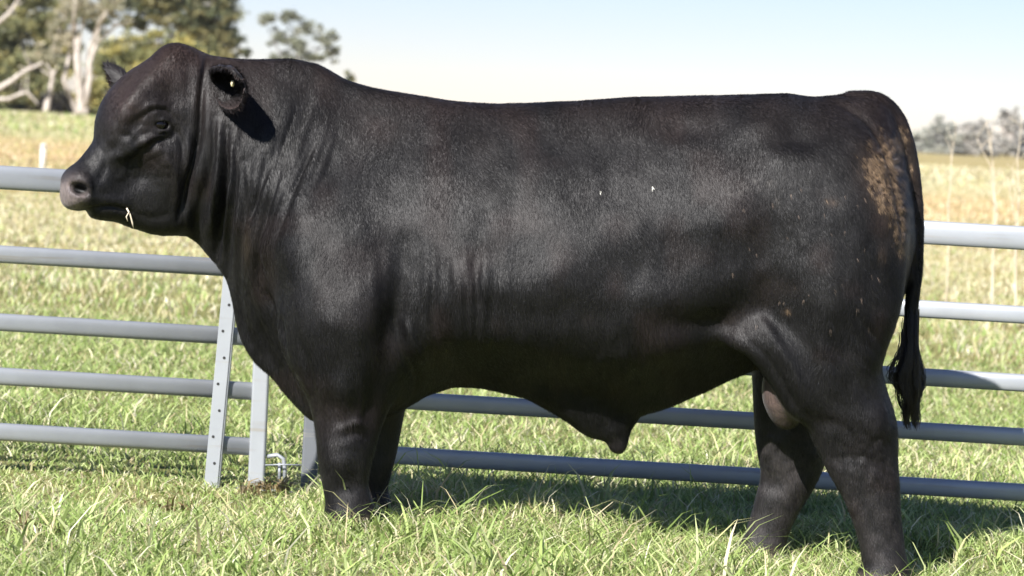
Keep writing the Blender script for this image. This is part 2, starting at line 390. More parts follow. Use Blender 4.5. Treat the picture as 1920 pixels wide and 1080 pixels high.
def tree(label, Y, base, trunks, blobs, n, leaf, pal, bark=BARK_GREY, seed=1, kind='gum_tree', cat='tree', group='trees beyond the paddock', tr=.18, fill=.5):
    """base, trunks and blobs are given where they stand on the plane at depth Y (photo pixels turned to metres)"""
    rng = random.Random(seed); nr = np.random.default_rng(seed); k = (Y-CAM.y)/FPX
    B = P(base[0], base[1], Y); B.z = float(gz(B.x, Y))
    root = empty(kind, B); tag(root, label, cat, group)
    segs = []
    for tr_ in trunks:
        r0 = tr_[0]; pts = [P(px, py, Y)-B for px, py in tr_[1:]]
        pts = [p+Vector((0, (rng.uniform(-1, 1))*.5*i, 0)) for i, p in enumerate(pts)]
        if len(pts) > 1:
            if abs(tr_[1][1]-base[1]) < 4: pts[0].z = -.2
            fine = []
            for i in range(len(pts)-1):
                w_ = wander(pts[i], pts[i+1], 3, .06, rng); fine += w_ if i == 0 else w_[1:]
            segs.append((fine, [r0*(1-.75*i/(len(fine)-1)) for i in range(len(fine))]))
    bl = []
    for px, py, rx, rz in blobs:
        c = P(px, py, Y)-B; c.y += rng.uniform(-1, 1)*rx*k*.4
        bl.append(((c.x, c.y, c.z), (rx*k, rx*k*.9, rz*k)))
        # limbs reaching into each clump
        if segs:
            src = rng.choice(segs)[0]; st_ = src[rng.randint(len(src)//2, len(src)-1)]
            segs.append((wander(st_, c, 4, .10, rng), [tr*.45, tr*.36, tr*.28, tr*.18, tr*.08]))
            for _ in range(3):
                e = Vector(c)+Vector((rng.uniform(-1, 1)*rx*k, rng.uniform(-1, 1)*rx*k*.6, rng.uniform(-.6, 1)*rz*k))
                segs.append((wander(c, e, 3, .12, rng), [tr*.16, tr*.12, tr*.08, tr*.03]))
    if segs: limb_tree(root, segs, bark)
    if n:
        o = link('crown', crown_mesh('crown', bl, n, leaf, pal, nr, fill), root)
    return root

tree('pale bare-trunked gum with several bleached stems at the paddock edge', 180, (155, 218),
     [(.33, (155, 218), (150, 170), (147, 120), (140, 60), (133, 0), (128, -60)),
      (.27, (158, 218), (160, 160), (165, 100), (176, 60), (205, 25), (222, -30)),
      (.20, (160, 200), (170, 120), (178, 78), (215, 50), (250, 38)),
      (.20, (150, 216), (132, 180), (122, 150), (128, 90), (142, 30), (150, -30)),
      (.14, (147, 120), (150, 60), (165, 20), (175, -40)), (.12, (178, 78), (190, 40), (186, 0), (196, -40))],
     [(150, 10, 40, 40), (200, 20, 40, 30), (120, 60, 30, 30), (90, 110, 30, 28)], 3500, .16, [(.34, .32, .22), (.42, .38, .27), (.27, .26, .16)], BARK_PALE, 3, tr=.16, fill=.2)
tree('broad olive gum crown filling the far left behind the pale trunks', 196, (60, 214),
     [(.3, (60, 214), (55, 150), (40, 80), (30, 20)), (.2, (58, 190), (80, 120), (110, 60), (120, 10))],
     [(20, 40, 55, 45), (60, 70, 60, 42), (10, 110, 50, 45), (100, 30, 45, 45), (70, 130, 55, 40), (110, 100, 40, 40), (30, 160, 50, 35), (-30, 60, 60, 60), (-20, 140, 50, 50), (90, 175, 50, 30), (50, -10, 50, 30)], 26000, .19, OLIVE, seed=4, tr=.22)
tree('yellow-tipped low gum between the pale trunks and the bull head', 190, (270, 214),
     [(.25, (270, 214), (265, 160), (280, 110), (300, 80))],
     [(250, 95, 50, 32), (310, 80, 45, 25), (230, 140, 50, 40), (290, 130, 60, 45), (200, 170, 50, 38), (270, 180, 60, 35), (350, 100, 40, 30), (200, 110, 35, 35)], 17000, .18, [(.34, .31, .11), (.25, .25, .11), (.42, .36, .12), (.19, .20, .09)], seed=5, tr=.2)
tree('dense dark green gum with broad crown above the bull poll', 200, (360, 214),
     [(.4, (360, 214), (350, 150), (330, 90), (300, 30)), (.3, (352, 150), (380, 90), (400, 30), (400, -20))],
     [(400, 40, 48, 40), (350, 20, 50, 40), (300, 10, 40, 35), (420, 75, 35, 32), (370, 70, 55, 32), (250, 45, 22, 20), (240, -10, 50, 28), (330, -30, 60, 30), (400, -10, 42, 28), (400, 110, 45, 25), (455, 100, 18, 12), (180, 45, 25, 25)], 24000, .19, DARK+[(.19, .17, .07)], seed=6, tr=.3)
tree('small sparse grey-green gum with sky showing through, behind the neck', 215, (560, 224),
     [(.2, (560, 224), (555, 160), (560, 110), (545, 60)), (.13, (558, 140), (590, 100), (610, 80)), (.1, (556, 150), (520, 90), (500, 50))],
     [(505, 35, 24, 16), (545, 30, 28, 15), (575, 55, 28, 16), (610, 75, 28, 18), (560, 85, 30, 18), (520, 70, 26, 15), (590, 110, 30, 16), (620, 100, 20, 18), (530, 110, 34, 14)], 5200, .17, GREY, seed=8, tr=.13, fill=.1)
tree('tiny dark treetop peeking over the bull neck', 330, (655, 232), [(.12, (655, 232), (655, 150))], [(652, 140, 8, 12), (658, 150, 10, 10)], 500, .2, DARK, seed=9, tr=.1)
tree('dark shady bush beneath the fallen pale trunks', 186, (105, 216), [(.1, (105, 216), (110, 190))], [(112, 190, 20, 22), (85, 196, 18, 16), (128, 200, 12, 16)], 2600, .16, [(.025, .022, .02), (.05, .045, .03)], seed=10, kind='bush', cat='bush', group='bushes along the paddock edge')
tree('low olive scrub along the edge at the far left', 200, (20, 216), [(.1, (20, 216), (20, 200))], [(-60, 198, 60, 18), (0, 200, 50, 16), (60, 202, 50, 14), (120, 203, 40, 14), (180, 204, 40, 14)], 9000, .18, OLIVE, seed=12, kind='bush', cat='bush', group='bushes along the paddock edge')
def log(label, pts, r0, Y, name='fallen_trunk'):
    B = P(*pts[0], Y); rng = random.Random(int(pts[0][1])); mb = MB(); q_ = [P(x, y, Y)-B for x, y in pts]; fine = []
    for i in range(len(q_)-1):
        w_ = wander(q_[i], q_[i+1], 3, .06, rng); fine += w_ if i == 0 else w_[1:]
    mb.tube(fine, [r0*(1-.6*i/(len(fine)-1)) for i in range(len(fine))], 8)
    for _ in range(3):
        s_ = fine[rng.randint(len(fine)//2, len(fine)-2)]; mb.tube(wander(s_, s_+Vector((rng.uniform(-1, 1), rng.uniform(-.5, .5), rng.uniform(.2, 1.2))), 3, .1, rng), [r0*.35, r0*.25, r0*.18, r0*.08], 6)
    o = mb.build(name, BARK_PALE, None, True); o.location = B; tag(o, label, 'dead trunk', 'bleached dead trunks at the paddock edge')
log('thick bleached dead trunk slanting up from the left frame edge', [(-40, 190), (10, 160), (50, 132), (80, 118)], .24, 176)
log('thin bleached dead limb arching low from the left frame edge', [(-30, 186), (15, 186), (50, 172), (72, 196)], .17, 174)
log('stout pale stump standing left of the bare-trunked gum', [(84, 216), (92, 180), (98, 150), (100, 132)], .26, 178, 'tree_stump')
log('pale broken branch sticking in high at the left frame edge', [(-30, 60), (0, 40), (20, 22), (40, -10)], .2, 178)
# right-hand tree line, much farther; distance haze is put into its pale leaf colours
tree('dense round grey-green bush at the start of the right tree line', 500, (1755, 292), [(.2, (1755, 292), (1755, 250))],
     [(1735, 262, 24, 22), (1765, 252, 26, 26), (1790, 266, 22, 22), (1762, 225, 9, 12), (1740, 280, 30, 12), (1780, 282, 30, 12), (1712, 272, 14, 16)], 6500, .42, [(.36, .37, .32), (.42, .42, .36), (.29, .29, .26)], seed=20, tr=.3)
rr_ = [(1812, 236, 'thin upright tree just right of the round bush'), (1850, 228, 'open-crowned tree, third of the right tree line'), (1888, 205, 'tall sparse tree near the right frame edge'), (1914, 222, 'slim tree at the right frame edge of the tree line')]
HAZE_PALE = [(.42, .41, .37), (.50, .48, .44), (.34, .33, .30)]
for i, (cx, cy, lab) in enumerate(rr_):
    rq = random.Random(70+i); hh = 290-cy
    bl_ = [(cx+rq.uniform(-14, 14), cy+hh*rq.uniform(.02, .95), rq.uniform(8, 16), rq.uniform(7, 13)) for _ in range(20)]+[(cx, 280, 24, 11), (cx-14, 272, 16, 10), (cx+14, 274, 16, 10)]
    tree(lab, 500+i*8, (cx, 294), [(.24, (cx, 294), (cx-4, 262), (cx+2, cy)), (.18, (cx-1, 288), (cx+9, 255), (cx+13, cy+10)), (.16, (cx, 290), (cx-10, 262), (cx-13, cy+18))], bl_, 5200, .34, HAZE_PALE, seed=30+i, tr=.2, fill=.1, bark=BARK_PALE)
tree('low hazy scrub running under the right tree line', 520, (1860, 294), [(.1, (1860, 294), (1860, 285))], [(1700+30*i, 281, 28, 12) for i in range(9)], 8000, .4, [(.36, .355, .32), (.43, .42, .38)], seed=40, kind='bush', cat='bush', group='bushes along the paddock edge')

# tall pale dead stalks beyond the right panel
sm, sn, sb, _ = newmat('dry_stalk'); sb.inputs['Base Color'].default_value = (.62, .53, .40, 1); sb.inputs['Roughness'].default_value = .8
def stalk(label, base, Y, tips, r0, name='dead_sapling', cat='dead sapling'):
    B = P(*base, Y); B.z = float(gz(B.x, Y))-.02; rng = random.Random(base[0]); mb = MB()
    for tp in tips:
        q_ = [Vector((0, 0, 0))]+[P(x, y, Y)-B for x, y in tp]; fine = []
        for i in range(len(q_)-1):
            w_ = wander(q_[i], q_[i+1], 3, .04, rng); fine += w_ if i == 0 else w_[1:]
        mb.tube(fine, [r0*(1-.75*i/(len(fine)-1)) for i in range(len(fine))], 6)
        for s_ in fine[len(fine)//3:]:
            e = s_+Vector((rng.uniform(-.12, .12), rng.uniform(-.1, .1), rng.uniform(.06, .22))); mb.tube([s_, s_.lerp(e, .5)+Vector((.01, 0, 0)), e], [r0*.4, r0*.3, r0*.12], 5)
    o = mb.build(name, sm, None, True); o.location = B; tag(o, label, cat, 'bare stalks beyond the right panel')
stalk('pale bare stalk nearest the bull tail beyond the top rail', (1782, 470), 14, [[(1782, 380), (1784, 290), (1792, 250)]], .007)
stalk('forked bare stalk in the middle beyond the top rail', (1868, 480), 13.5, [[(1866, 400), (1856, 310), (1832, 258)], [(1868, 400), (1862, 300), (1850, 230)]], .008)
stalk('tallest bare stalk beside the right frame edge', (1912, 500), 13, [[(1912, 400), (1908, 300), (1916, 205)], [(1905, 420), (1888, 330)]], .008)

# ==================================================================== THE BULL
TH = R(22)                       # the head is turned this far towards the camera
XP = P(400, 300, 0).x
NOSE = Vector((-math.cos(TH), -math.sin(TH), 0)); LAT = Vector((math.sin(TH), -math.cos(TH), 0))
def HP(px, py, l=0.0):
    Y = 0.0
    for _ in range(3):
        x = P(px, py, Y).x; Y = -(XP-x)*math.tan(TH) if x < XP else 0.0
    return P(px, py, Y)+LAT*l

xs = np.concatenate([np.arange(-1.62, -.60, .0058), np.arange(-.60, 1.50, .0085)]).astype(np.float32)
ys = np.arange(-.52, .50, .008).astype(np.float32); zs = np.arange(-.16, 1.70, .0078).astype(np.float32)
F = np.full((len(xs), len(ys), len(zs)), .35, np.float32)
def sl(lo, hi):
    out = []
    for a, l, h in zip((xs, ys, zs), lo, hi):
        i0 = int(np.searchsorted(a, l)); i1 = int(np.searchsorted(a, h)); out.append(slice(max(i0, 0), max(min(i1, len(a)), i0+1)))
    return tuple(out)
def smin(a, b, k):
    h = np.maximum(k-np.abs(a-b), 0)/k; return np.minimum(a, b)-h*h*k*.25
def smax(a, b, k): return -smin(-a, -b, k)
def put(s, d, k, sub=False):
    F[s] = smax(F[s], -d, k) if sub else smin(F[s], d, k)
def grid(s):
    return xs[s[0]][:, None, None], ys[s[1]][None, :, None], zs[s[2]][None, None, :]
def catmull(pts, n=4):
    pts = np.array(pts, float); out = []; N = len(pts)
    for i in range(N-1):
        p0, p1, p2, p3 = pts[max(i-1, 0)], pts[i], pts[i+1], pts[min(i+2, N-1)]
        for k in range(n):
            t = k/n; out.append(.5*((2*p1)+(-p0+p2)*t+(2*p0-5*p1+4*p2-p3)*t*t+(-p0+3*p1-3*p2+p3)*t**3))
    out.append(pts[-1]); return np.array(out)
def chain(pts, k=.04, L=(0, -1, 0), n=4, sub=False):
    """pts: (x, y, z, r_side, r_lat); a tapered limb along a smooth curve"""
    Q = catmull(pts, n) if len(pts) > 1 else np.array(pts, float)
    mr = Q[:, 3:5].max()*(1+(k+.03)/Q[:, 3:5].min()*.75)+.02; lo = Q[:, :3].min(0)-mr-.02; hi = Q[:, :3].max(0)+mr+.02
    s = sl(lo, hi); X, Y, Z = grid(s); D = None; L = np.array(L, float)
    for i in range(max(len(Q)-1, 1)):
        a, b_ = Q[i], Q[min(i+1, len(Q)-1)]; u = b_[:3]-a[:3]; ln = np.linalg.norm(u)
        if ln < 1e-6: u = np.array([1., 0, 0]); ln = 1e-6
        else: u = u/ln
        l = L-u*L.dot(u); l /= np.linalg.norm(l); nn = np.cross(u, l)
        # local window
        m2 = min(max(a[3], a[4], b_[3], b_[4])*(1+(k+.03)/min(a[3], a[4], b_[3], b_[4])*.75)+.02, mr)
        s2 = sl(np.minimum(a[:3], b_[:3])-m2, np.maximum(a[:3], b_[:3])+m2); X2, Y2, Z2 = grid(s2)
        dx, dy, dz = X2-a[0], Y2-a[1], Z2-a[2]
        al = dx*u[0]+dy*u[1]+dz*u[2]; t = np.clip(al/ln, 0, 1); rem = al-t*ln
        ra = a[3]+(b_[3]-a[3])*t; rb = a[4]+(b_[4]-a[4])*t
        pn = dx*nn[0]+dy*nn[1]+dz*nn[2]; pl_ = dx*l[0]+dy*l[1]+dz*l[2]
        mn = np.minimum(ra, rb)
        d = (np.sqrt((pn/ra)**2+(pl_/rb)**2+(rem/mn)**2)-1)*mn
        if D is None: D = np.full(F[s].shape, .35, np.float32)
        ss = tuple(slice(b2.start-b1.start, b2.stop-b1.start) for b1, b2 in zip(s, s2))
        D[ss] = np.minimum(D[ss], d)
    put(s, D, k, sub)
def ell(c, r_, k=.03, ax=None, sub=False):
    c = np.array(c, float); r_ = np.array(r_, float); mr = r_.max()*(1+(k+.02)/r_.min())+.02; s = sl(c-mr, c+mr); X, Y, Z = grid(s)
    dx, dy, dz = X-c[0], Y-c[1], Z-c[2]
    if ax is None: e = (dx/r_[0])**2+(dy/r_[1])**2+(dz/r_[2])**2
    else:
        A = [np.array(v, float)/np.linalg.norm(v) for v in ax]
        e = sum(((dx*A[i][0]+dy*A[i][1]+dz*A[i][2])/r_[i])**2 for i in range(3))
    put(s, (np.sqrt(e)-1)*r_.min(), k, sub)
def C(px, py, Y, rs_px, rl):      # limb key: px radius in photo pixels at that depth
    p = P(px, py, Y); return (p.x, p.y, p.z, rs_px*(Y-CAM.y)/FPX, rl)
def H(px, py, rs, rl, l=0.0):
    p = HP(px, py, l); return (p.x, p.y, p.z, rs, rl)

# ---- trunk: side outlines and widths
TOP = [(352, 150), (375, 122), (400, 114), (430, 113), (480, 111), (550, 110), (600, 121), (650, 150), (700, 165), (760, 175), (850, 190), (920, 195), (1000, 193), (1080, 190), (1180, 183), (1300, 180), (1400, 178), (1480, 176), (1525, 183), (1560, 180), (1640, 180), (1665, 198), (1690, 250), (1706, 330), (1713, 400), (1714, 440)]
BOT = [(352, 420), (362, 445), (385, 475), (412, 505), (432, 540), (440, 600), (452, 640), (478, 682), (505, 702), (530, 735), (560, 768), (585, 790), (650, 800), (720, 785), (760, 766), (800, 741), (850, 724), (900, 727), (950, 737), (1000, 750), (1060, 765), (1150, 780), (1215, 775), (1260, 760), (1320, 735), (1370, 712), (1420, 690), (1500, 690), (1600, 680), (1650, 650), (1680, 600), (1700, 530), (1712, 470), (1714, 440)]
WID = {  # px : half widths at v = .05 .2 .4 .6 .8 .95 (before the section closes)
 352: (.05, .09, .13, .14, .13, .10), 400: (.05, .11, .165, .175, .16, .13), 440: (.05, .10, .18, .20, .175, .14),
 500: (.06, .13, .23, .25, .19, .14), 570: (.09, .20, .30, .30, .21, .14), 640: (.18, .30, .355, .34, .23, .15),
 720: (.26, .35, .375, .345, .25, .18), 800: (.28, .37, .385, .36, .285, .22), 900: (.20, .37, .405, .375, .31, .25),
 1050: (.18, .38, .425, .40, .34, .28), 1200: (.15, .36, .425, .40, .35, .30), 1320: (.13, .34, .41, .40, .365, .34),
 1420: (.11, .31, .395, .40, .375, .35), 1500: (.18, .32, .39, .395, .36, .31), 1580: (.16, .30, .375, .375, .32, .25),
 1640: (.13, .25, .33, .33, .25, .17), 1680: (.10, .18, .24, .25, .18, .10), 1714: (.05, .06, .07, .07, .06, .04)}
def prof(lst):
    w = np.array([[P(a_, b_, 0).x, P(a_, b_, 0).z] for a_, b_ in lst]); return w
def sm_interp(x, w):
    # interpolate then soften
    xx = np.linspace(w[0, 0], w[-1, 0], 600); zz = np.interp(xx, w[:, 0], w[:, 1])
    ker = np.hanning(15); ker /= ker.sum(); zp = np.pad(zz, 7, mode='reflect', reflect_type='odd'); zz = np.convolve(zp, ker, 'valid')
    return np.interp(x, xx, zz)
tw, bw = prof(TOP), prof(BOT)
zt = sm_interp(xs, tw); zb = sm_interp(xs, bw)
wx_ = np.array([P(k_, 400, 0).x for k_ in WID]); wv = np.array(list(WID.values()))
wv = np.stack([sm_interp(xs, np.stack([wx_, wv[:, j]], 1)) for j in range(6)], 1)   # nx,6
i0 = int(np.searchsorted(xs, tw[0, 0])); i1 = int(np.searchsorted(xs, tw[-1, 0]))
VV = np.array([.05, .2, .4, .6, .8, .95])
for i in range(i0, i1):
    c_ = (zt[i]+zb[i])/2; h_ = max((zt[i]-zb[i])/2, .004); v = (zs-zb[i])/(2*h_)
    sv = np.clip((v-.05)/.9, 0, 1)
    Wd = np.interp(v, VV, wv[i]); ker = np.hanning(17); ker /= ker.sum(); Wd = np.convolve(np.pad(Wd, 8, mode='edge'), ker, 'valid')
    s_ = np.abs(2*v-1); p_ = 2.5
    rho = np.abs(ys)[:, None]/Wd[None]
    d = ((s_[None]**p_+rho**p_)**(1/p_)-1)*np.minimum(h_, Wd)[None]
    F[i] = smin(F[i], d.astype(np.float32), .02)

# ---- neck and head
hl = (LAT.x, LAT.y, 0)
chain([H(350, 152, .080, .09), H(300, 176, .118, .122), H(252, 224, .122, .138), H(228, 281, .098, .094), H(187, 326, .083, .080), H(160, 347, .074, .086), H(145, 357, .055, .082)], .03, hl)
chain([H(385, 250, .20, .13), H(352, 305, .19, .120), H(314, 345, .178, .098), H(272, 356, .145, .083), H(230, 362, .105, .070), H(195, 368, .060, .066), H(180, 378, .042, .056)], .035, hl)
ell(HP(330, 114), (.066, .080, .060), .05, (NOSE, LAT, (0, 0, 1)))                      # poll
for s_ in (1, -1):
    ell(HP(280, 203, .100*s_), (.062, .040, .044), .03, (NOSE+Vector((0, 0, -.6)), LAT, (0, 0, 1)))    # brow
    ell(HP(268, 268, .088*s_), (.070, .030, .028), .03, (NOSE+Vector((0, 0, -.8)), LAT, (0, 0, 1)))    # cheek bone
    ell(HP(326, 292, .086*s_), (.085, .048, .090), .05, (NOSE, LAT, (0, 0, 1)))                          # jaw muscle
    ell(HP(288, 229, .140*s_), (.034, .028, .018), .015, (NOSE+Vector((0, 0, -.35)), LAT, (0, 0, 1)), True)  # socket
    ell(HP(150, 348, .060*s_), (.040, .032, .040), .03, (NOSE, LAT, (0, 0, 1)))                          # nostril wing
    ell(HP(137, 351, .084*s_), (.026, .050, .026), .005, (NOSE+Vector((0, 0, -.7)), LAT, (0, 0, 1)), True)
ell(HP(134, 377), (.026, .062, .026), .03, (NOSE, LAT, (0, 0, 1)))
ell(HP(141, 334), (.026, .058, .024), .035, (NOSE, LAT, (0, 0, 1)))
chain([H(160, 375, .036, .070), H(190, 380, .040, .075), H(222, 382, .03, .07)], .02, hl)              # upper lip
chain([H(172, 398, .018, .048), H(192, 400, .024, .052), H(225, 397, .034, .056)], .006, hl)
ell(HP(160, 402), (.012, .09, .016), .010, (NOSE, LAT, (0, 0, 1)), True)           # chin
# neck bridge
chain([H(345, 190, .15, .12), (P(420, 250, 0).x, 0, P(420, 250, 0).z, .20, .16), (P(480, 290, 0).x, 0, P(480, 290, 0).z, .24, .18)], .06)
# eyelids
for s_ in (1,):
    E = HP(284, 229, .113*s_)
EYE = E
up_l = [HP(284+a_, 229+b_, .113+c_) for a_, b_, c_ in ((-23, 7, .006), (-12, -3, .019), (2, -7, .025), (14, -3, .021), (24, 6, .008))]
lo_l = [HP(284+a_, 229+b_, .113+c_) for a_, b_, c_ in ((-23, 8, .006), (-9, 13, .018), (4, 14, .022), (15, 12, .017), (24, 7, .008))]
chain([(*p, .009, .009) for p in up_l], .008); chain([(*p, .0075, .0075) for p in lo_l], .008)

# ---- shoulders, thighs, legs
for s_ in (-1, 1):
    ell(P(640, 560, s_*.27), (.20, .11, .30), .10, ((1, 0, -.25), (0, 1, 0), (.25, 0, 1)))
    ell(P(1560, 470, s_*.25), (.20, .13, .33), .10, ((1, 0, 0), (0, 1, 0), (0, 0, 1)))
near, far_ = -.22, .20
chain([C(650, 610, -.25, 92, .12), C(655, 680, -.24, 84, .12), C(655, 745, near, 76, .105), C(652, 800, near, 62, .09), C(648, 850, near, 53, .078), C(646, 880, near, 48, .072), C(648, 912, near, 43, .06), C(654, 945, near, 44, .065), C(656, 962, near, 50, .072)], .05)
chain([C(690, 610, .24, 92, .12), C(692, 700, .22, 84, .11), C(698, 770, far_, 62, .09), C(698, 830, far_, 50, .075), C(692, 870, far_, 46, .07), C(686, 910, far_, 42, .06), C(688, 935, far_, 43, .06), C(690, 950, far_, 46, .07)], .05)
chain([C(1560, 480, -.24, 128, .14), C(1572, 560, -.25, 120, .14), C(1572, 630, -.25, 96, .135), C(1570, 690, -.24, 84, .12), C(1582, 750, near, 84, .11), C(1604, 812, near, 80, .092), C(1616, 860, near, 70, .080), C(1632, 915, near, 56, .068), C(1645, 975, near, 46, .060), C(1656, 1035, near, 42, .058), C(1660, 1070, near, 46, .066), C(1655, 1092, near, 54, .075)], .05)
chain([C(1520, 520, .22, 120, .14), C(1500, 640, .22, 96, .13), C(1484, 730, far_, 74, .11), C(1484, 800, far_, 70, .095), C(1486, 850, far_, 66, .082), C(1478, 895, far_, 54, .07), C(1458, 945, far_, 44, .06), C(1440, 995, far_, 40, .056), C(1430, 1030, far_, 44, .064), C(1422, 1055, far_, 52, .075)], .05)
for s_ in (-1, 1):      # flank fold of skin running into the stifle
    chain([C(1385, 625, s_*.30, 30, .05), C(1425, 640, s_*.30, 38, .06), C(1465, 680, s_*.28, 42, .07), C(1510, 735, s_*.25, 50, .08)], .06)
# sheath
chain([C(1040, 715, 0, 40, .10), C(1090, 752, 0, 42, .085), C(1118, 782, 0, 38, .060), C(1140, 798, 0, 27, .048)], .05)
chain([C(1165, 770, 0, 34, .05), C(1161, 800, 0, 23, .036), C(1159, 822, 0, 20, .032), C(1158, 834, 0, 18, .030)], .02)
# scrotum
chain([C(1490, 640, -.06, 30, .07), C(1477, 692, -.13, 40, .09), C(1471, 735, -.15, 43, .10), C(1473, 765, -.13, 35, .085)], .02)
# tail
chain([C(1600, 200, 0, 30, .05), C(1645, 200, 0, 26, .045), C(1678, 228, 0, 22, .038), C(1700, 290, 0, 20, .034), C(1713, 370, 0, 17, .030), C(1718, 450, 0, 15, .028), C(1715, 520, 0, 14, .026), C(1709, 580, 0, 13, .022), C(1704, 640, 0, 12, .02), C(1702, 700, 0, 8, .015)], .018, n=5)

def surface_nets(F):
    s = F < 0
    c = np.zeros(tuple(d-1 for d in F.shape), np.int8)
    for i in (0, 1):
        for j in (0, 1):
            for k in (0, 1): c += s[i:s.shape[0]-1+i, j:s.shape[1]-1+j, k:s.shape[2]-1+k]
    act = (c > 0) & (c < 8); A = np.argwhere(act); idx = np.full(act.shape, -1, np.int32); idx[act] = np.arange(len(A))
    acc = np.zeros((len(A), 3)); cnt = np.zeros(len(A))
    for ax in range(3):
        o1, o2 = [a_ for a_ in range(3) if a_ != ax]
        for i in (0, 1):
            for j in (0, 1):
                q0 = A.copy(); q0[:, o1] += i; q0[:, o2] += j; q1 = q0.copy(); q1[:, ax] += 1
                a_ = F[tuple(q0.T)]; b_ = F[tuple(q1.T)]; m_ = (a_ < 0) != (b_ < 0)
                t = np.where(m_, a_/np.where(m_, a_-b_, 1), 0); p_ = q0.astype(float); p_[:, ax] += t
                acc[m_] += p_[m_]; cnt[m_] += 1
    V = acc/cnt[:, None]
    Q = []
    for ax in range(3):
        o1, o2 = (ax+1) % 3, (ax+2) % 3
        sh = [slice(0, d-1) for d in F.shape]
        lo = [slice(0, d) for d in F.shape]; hi = [slice(0, d) for d in F.shape]
        lo[ax] = slice(0, F.shape[ax]-1); hi[ax] = slice(1, F.shape[ax])
        a_ = s[tuple(lo)]; b_ = s[tuple(hi)]; E_ = np.argwhere(a_ != b_)
        ok = (E_[:, o1] > 0) & (E_[:, o2] > 0) & (E_[:, o1] < F.shape[o1]-1) & (E_[:, o2] < F.shape[o2]-1); E_ = E_[ok]
        ins = a_[tuple(E_.T)]
        def id_(d1, d2):
            q_ = E_.copy(); q_[:, o1] += d1; q_[:, o2] += d2; return idx[tuple(q_.T)]
        qd = np.stack([id_(-1, -1), id_(0, -1), id_(0, 0), id_(-1, 0)], 1)
        qd[~ins] = qd[~ins][:, ::-1]; Q.append(qd)
    Q = np.concatenate(Q)
    W_ = np.stack([np.interp(V[:, i], np.arange(len(a_)), a_) for i, a_ in enumerate((xs, ys, zs))], 1)
    return W_, Q
BV, BQ = surface_nets(F); del F
E_ = np.concatenate([BQ[:, [0, 1]], BQ[:, [1, 2]], BQ[:, [2, 3]], BQ[:, [3, 0]]])
def laplace(V, it, lam=.5, A=None):
    for _ in range(it):
        out = np.zeros_like(V); cnt = np.bincount(E_[:, 0], minlength=len(V))+np.bincount(E_[:, 1], minlength=len(V))
        for d in range(V.shape[1]): out[:, d] = np.bincount(E_[:, 0], V[E_[:, 1], d], len(V))+np.bincount(E_[:, 1], V[E_[:, 0], d], len(V))
        V = V+(out/np.maximum(cnt, 1)[:, None]-V)*lam
    return V
BV = laplace(BV, 5)
def normals(V):
    n_ = np.cross(V[BQ[:, 2]]-V[BQ[:, 0]], V[BQ[:, 3]]-V[BQ[:, 1]]); out = np.zeros_like(V)
    for k in range(4):
        for d in range(3): out[:, d] += np.bincount(BQ[:, k], n_[:, d], len(V))
    return out/np.maximum(np.linalg.norm(out, axis=1), 1e-9)[:, None]
# orientation
vol = np.einsum('ij,ij->i', BV[BQ[:, 0]], np.cross(BV[BQ[:, 1]], BV[BQ[:, 2]])).sum()
if vol < 0: BQ = BQ[:, ::-1].copy()
NB = normals(BV)
# ---- relief: muscles, folds and wrinkles, the same on both flanks
def to_px(V):
    d = V-np.array(CAM); w = d@np.array(FW); return 960+FPX*(d@np.array(RT))/w, 540-FPX*(d@np.array(UP))/w
isH = BV[:, 0] < XP+.02
Vm = BV.copy(); Vm[~isH, 1] = -np.abs(Vm[~isH, 1]); U_, W2 = to_px(Vm)
nearH = ((BV-np.array([XP, 0, 0]))@np.array([LAT.x, LAT.y, 0])) > -.01
side = np.clip(np.where(isH, np.maximum(NB@np.array([LAT.x, LAT.y, 0]), 0)*nearH, np.abs(NB[:, 1]))*1.3, 0, 1)
def G(cx, cy, rx, ry, rot=0):
    a_ = R(rot); dx, dy = U_-cx, W2-cy; u = dx*math.cos(a_)+dy*math.sin(a_); v = -dx*math.sin(a_)+dy*math.cos(a_)
    return np.exp(-(u/rx)**2-(v/ry)**2)
def crease(pts, w, taper=True):
    pts = catmull(pts, 6); best = np.full(len(U_), 1e9); tt = np.zeros(len(U_)); N_ = len(pts)-1
    for i in range(N_):
        a_, b_ = pts[i], pts[i+1]; d = b_-a_; L2 = d@d+1e-9
        t = np.clip(((U_-a_[0])*d[0]+(W2-a_[1])*d[1])/L2, 0, 1); q_ = (U_-a_[0]-t*d[0])**2+(W2-a_[1]-t*d[1])**2
        m_ = q_ < best; best[m_] = q_[m_]; tt[m_] = ((i+t)/N_)[m_]
    e = np.exp(-best/(w*w)); return e*(np.sin(np.pi*np.clip(tt, .03, .97))**.5 if taper else 1)
D = np.zeros(len(BV))
D2 = np.zeros(len(BV))
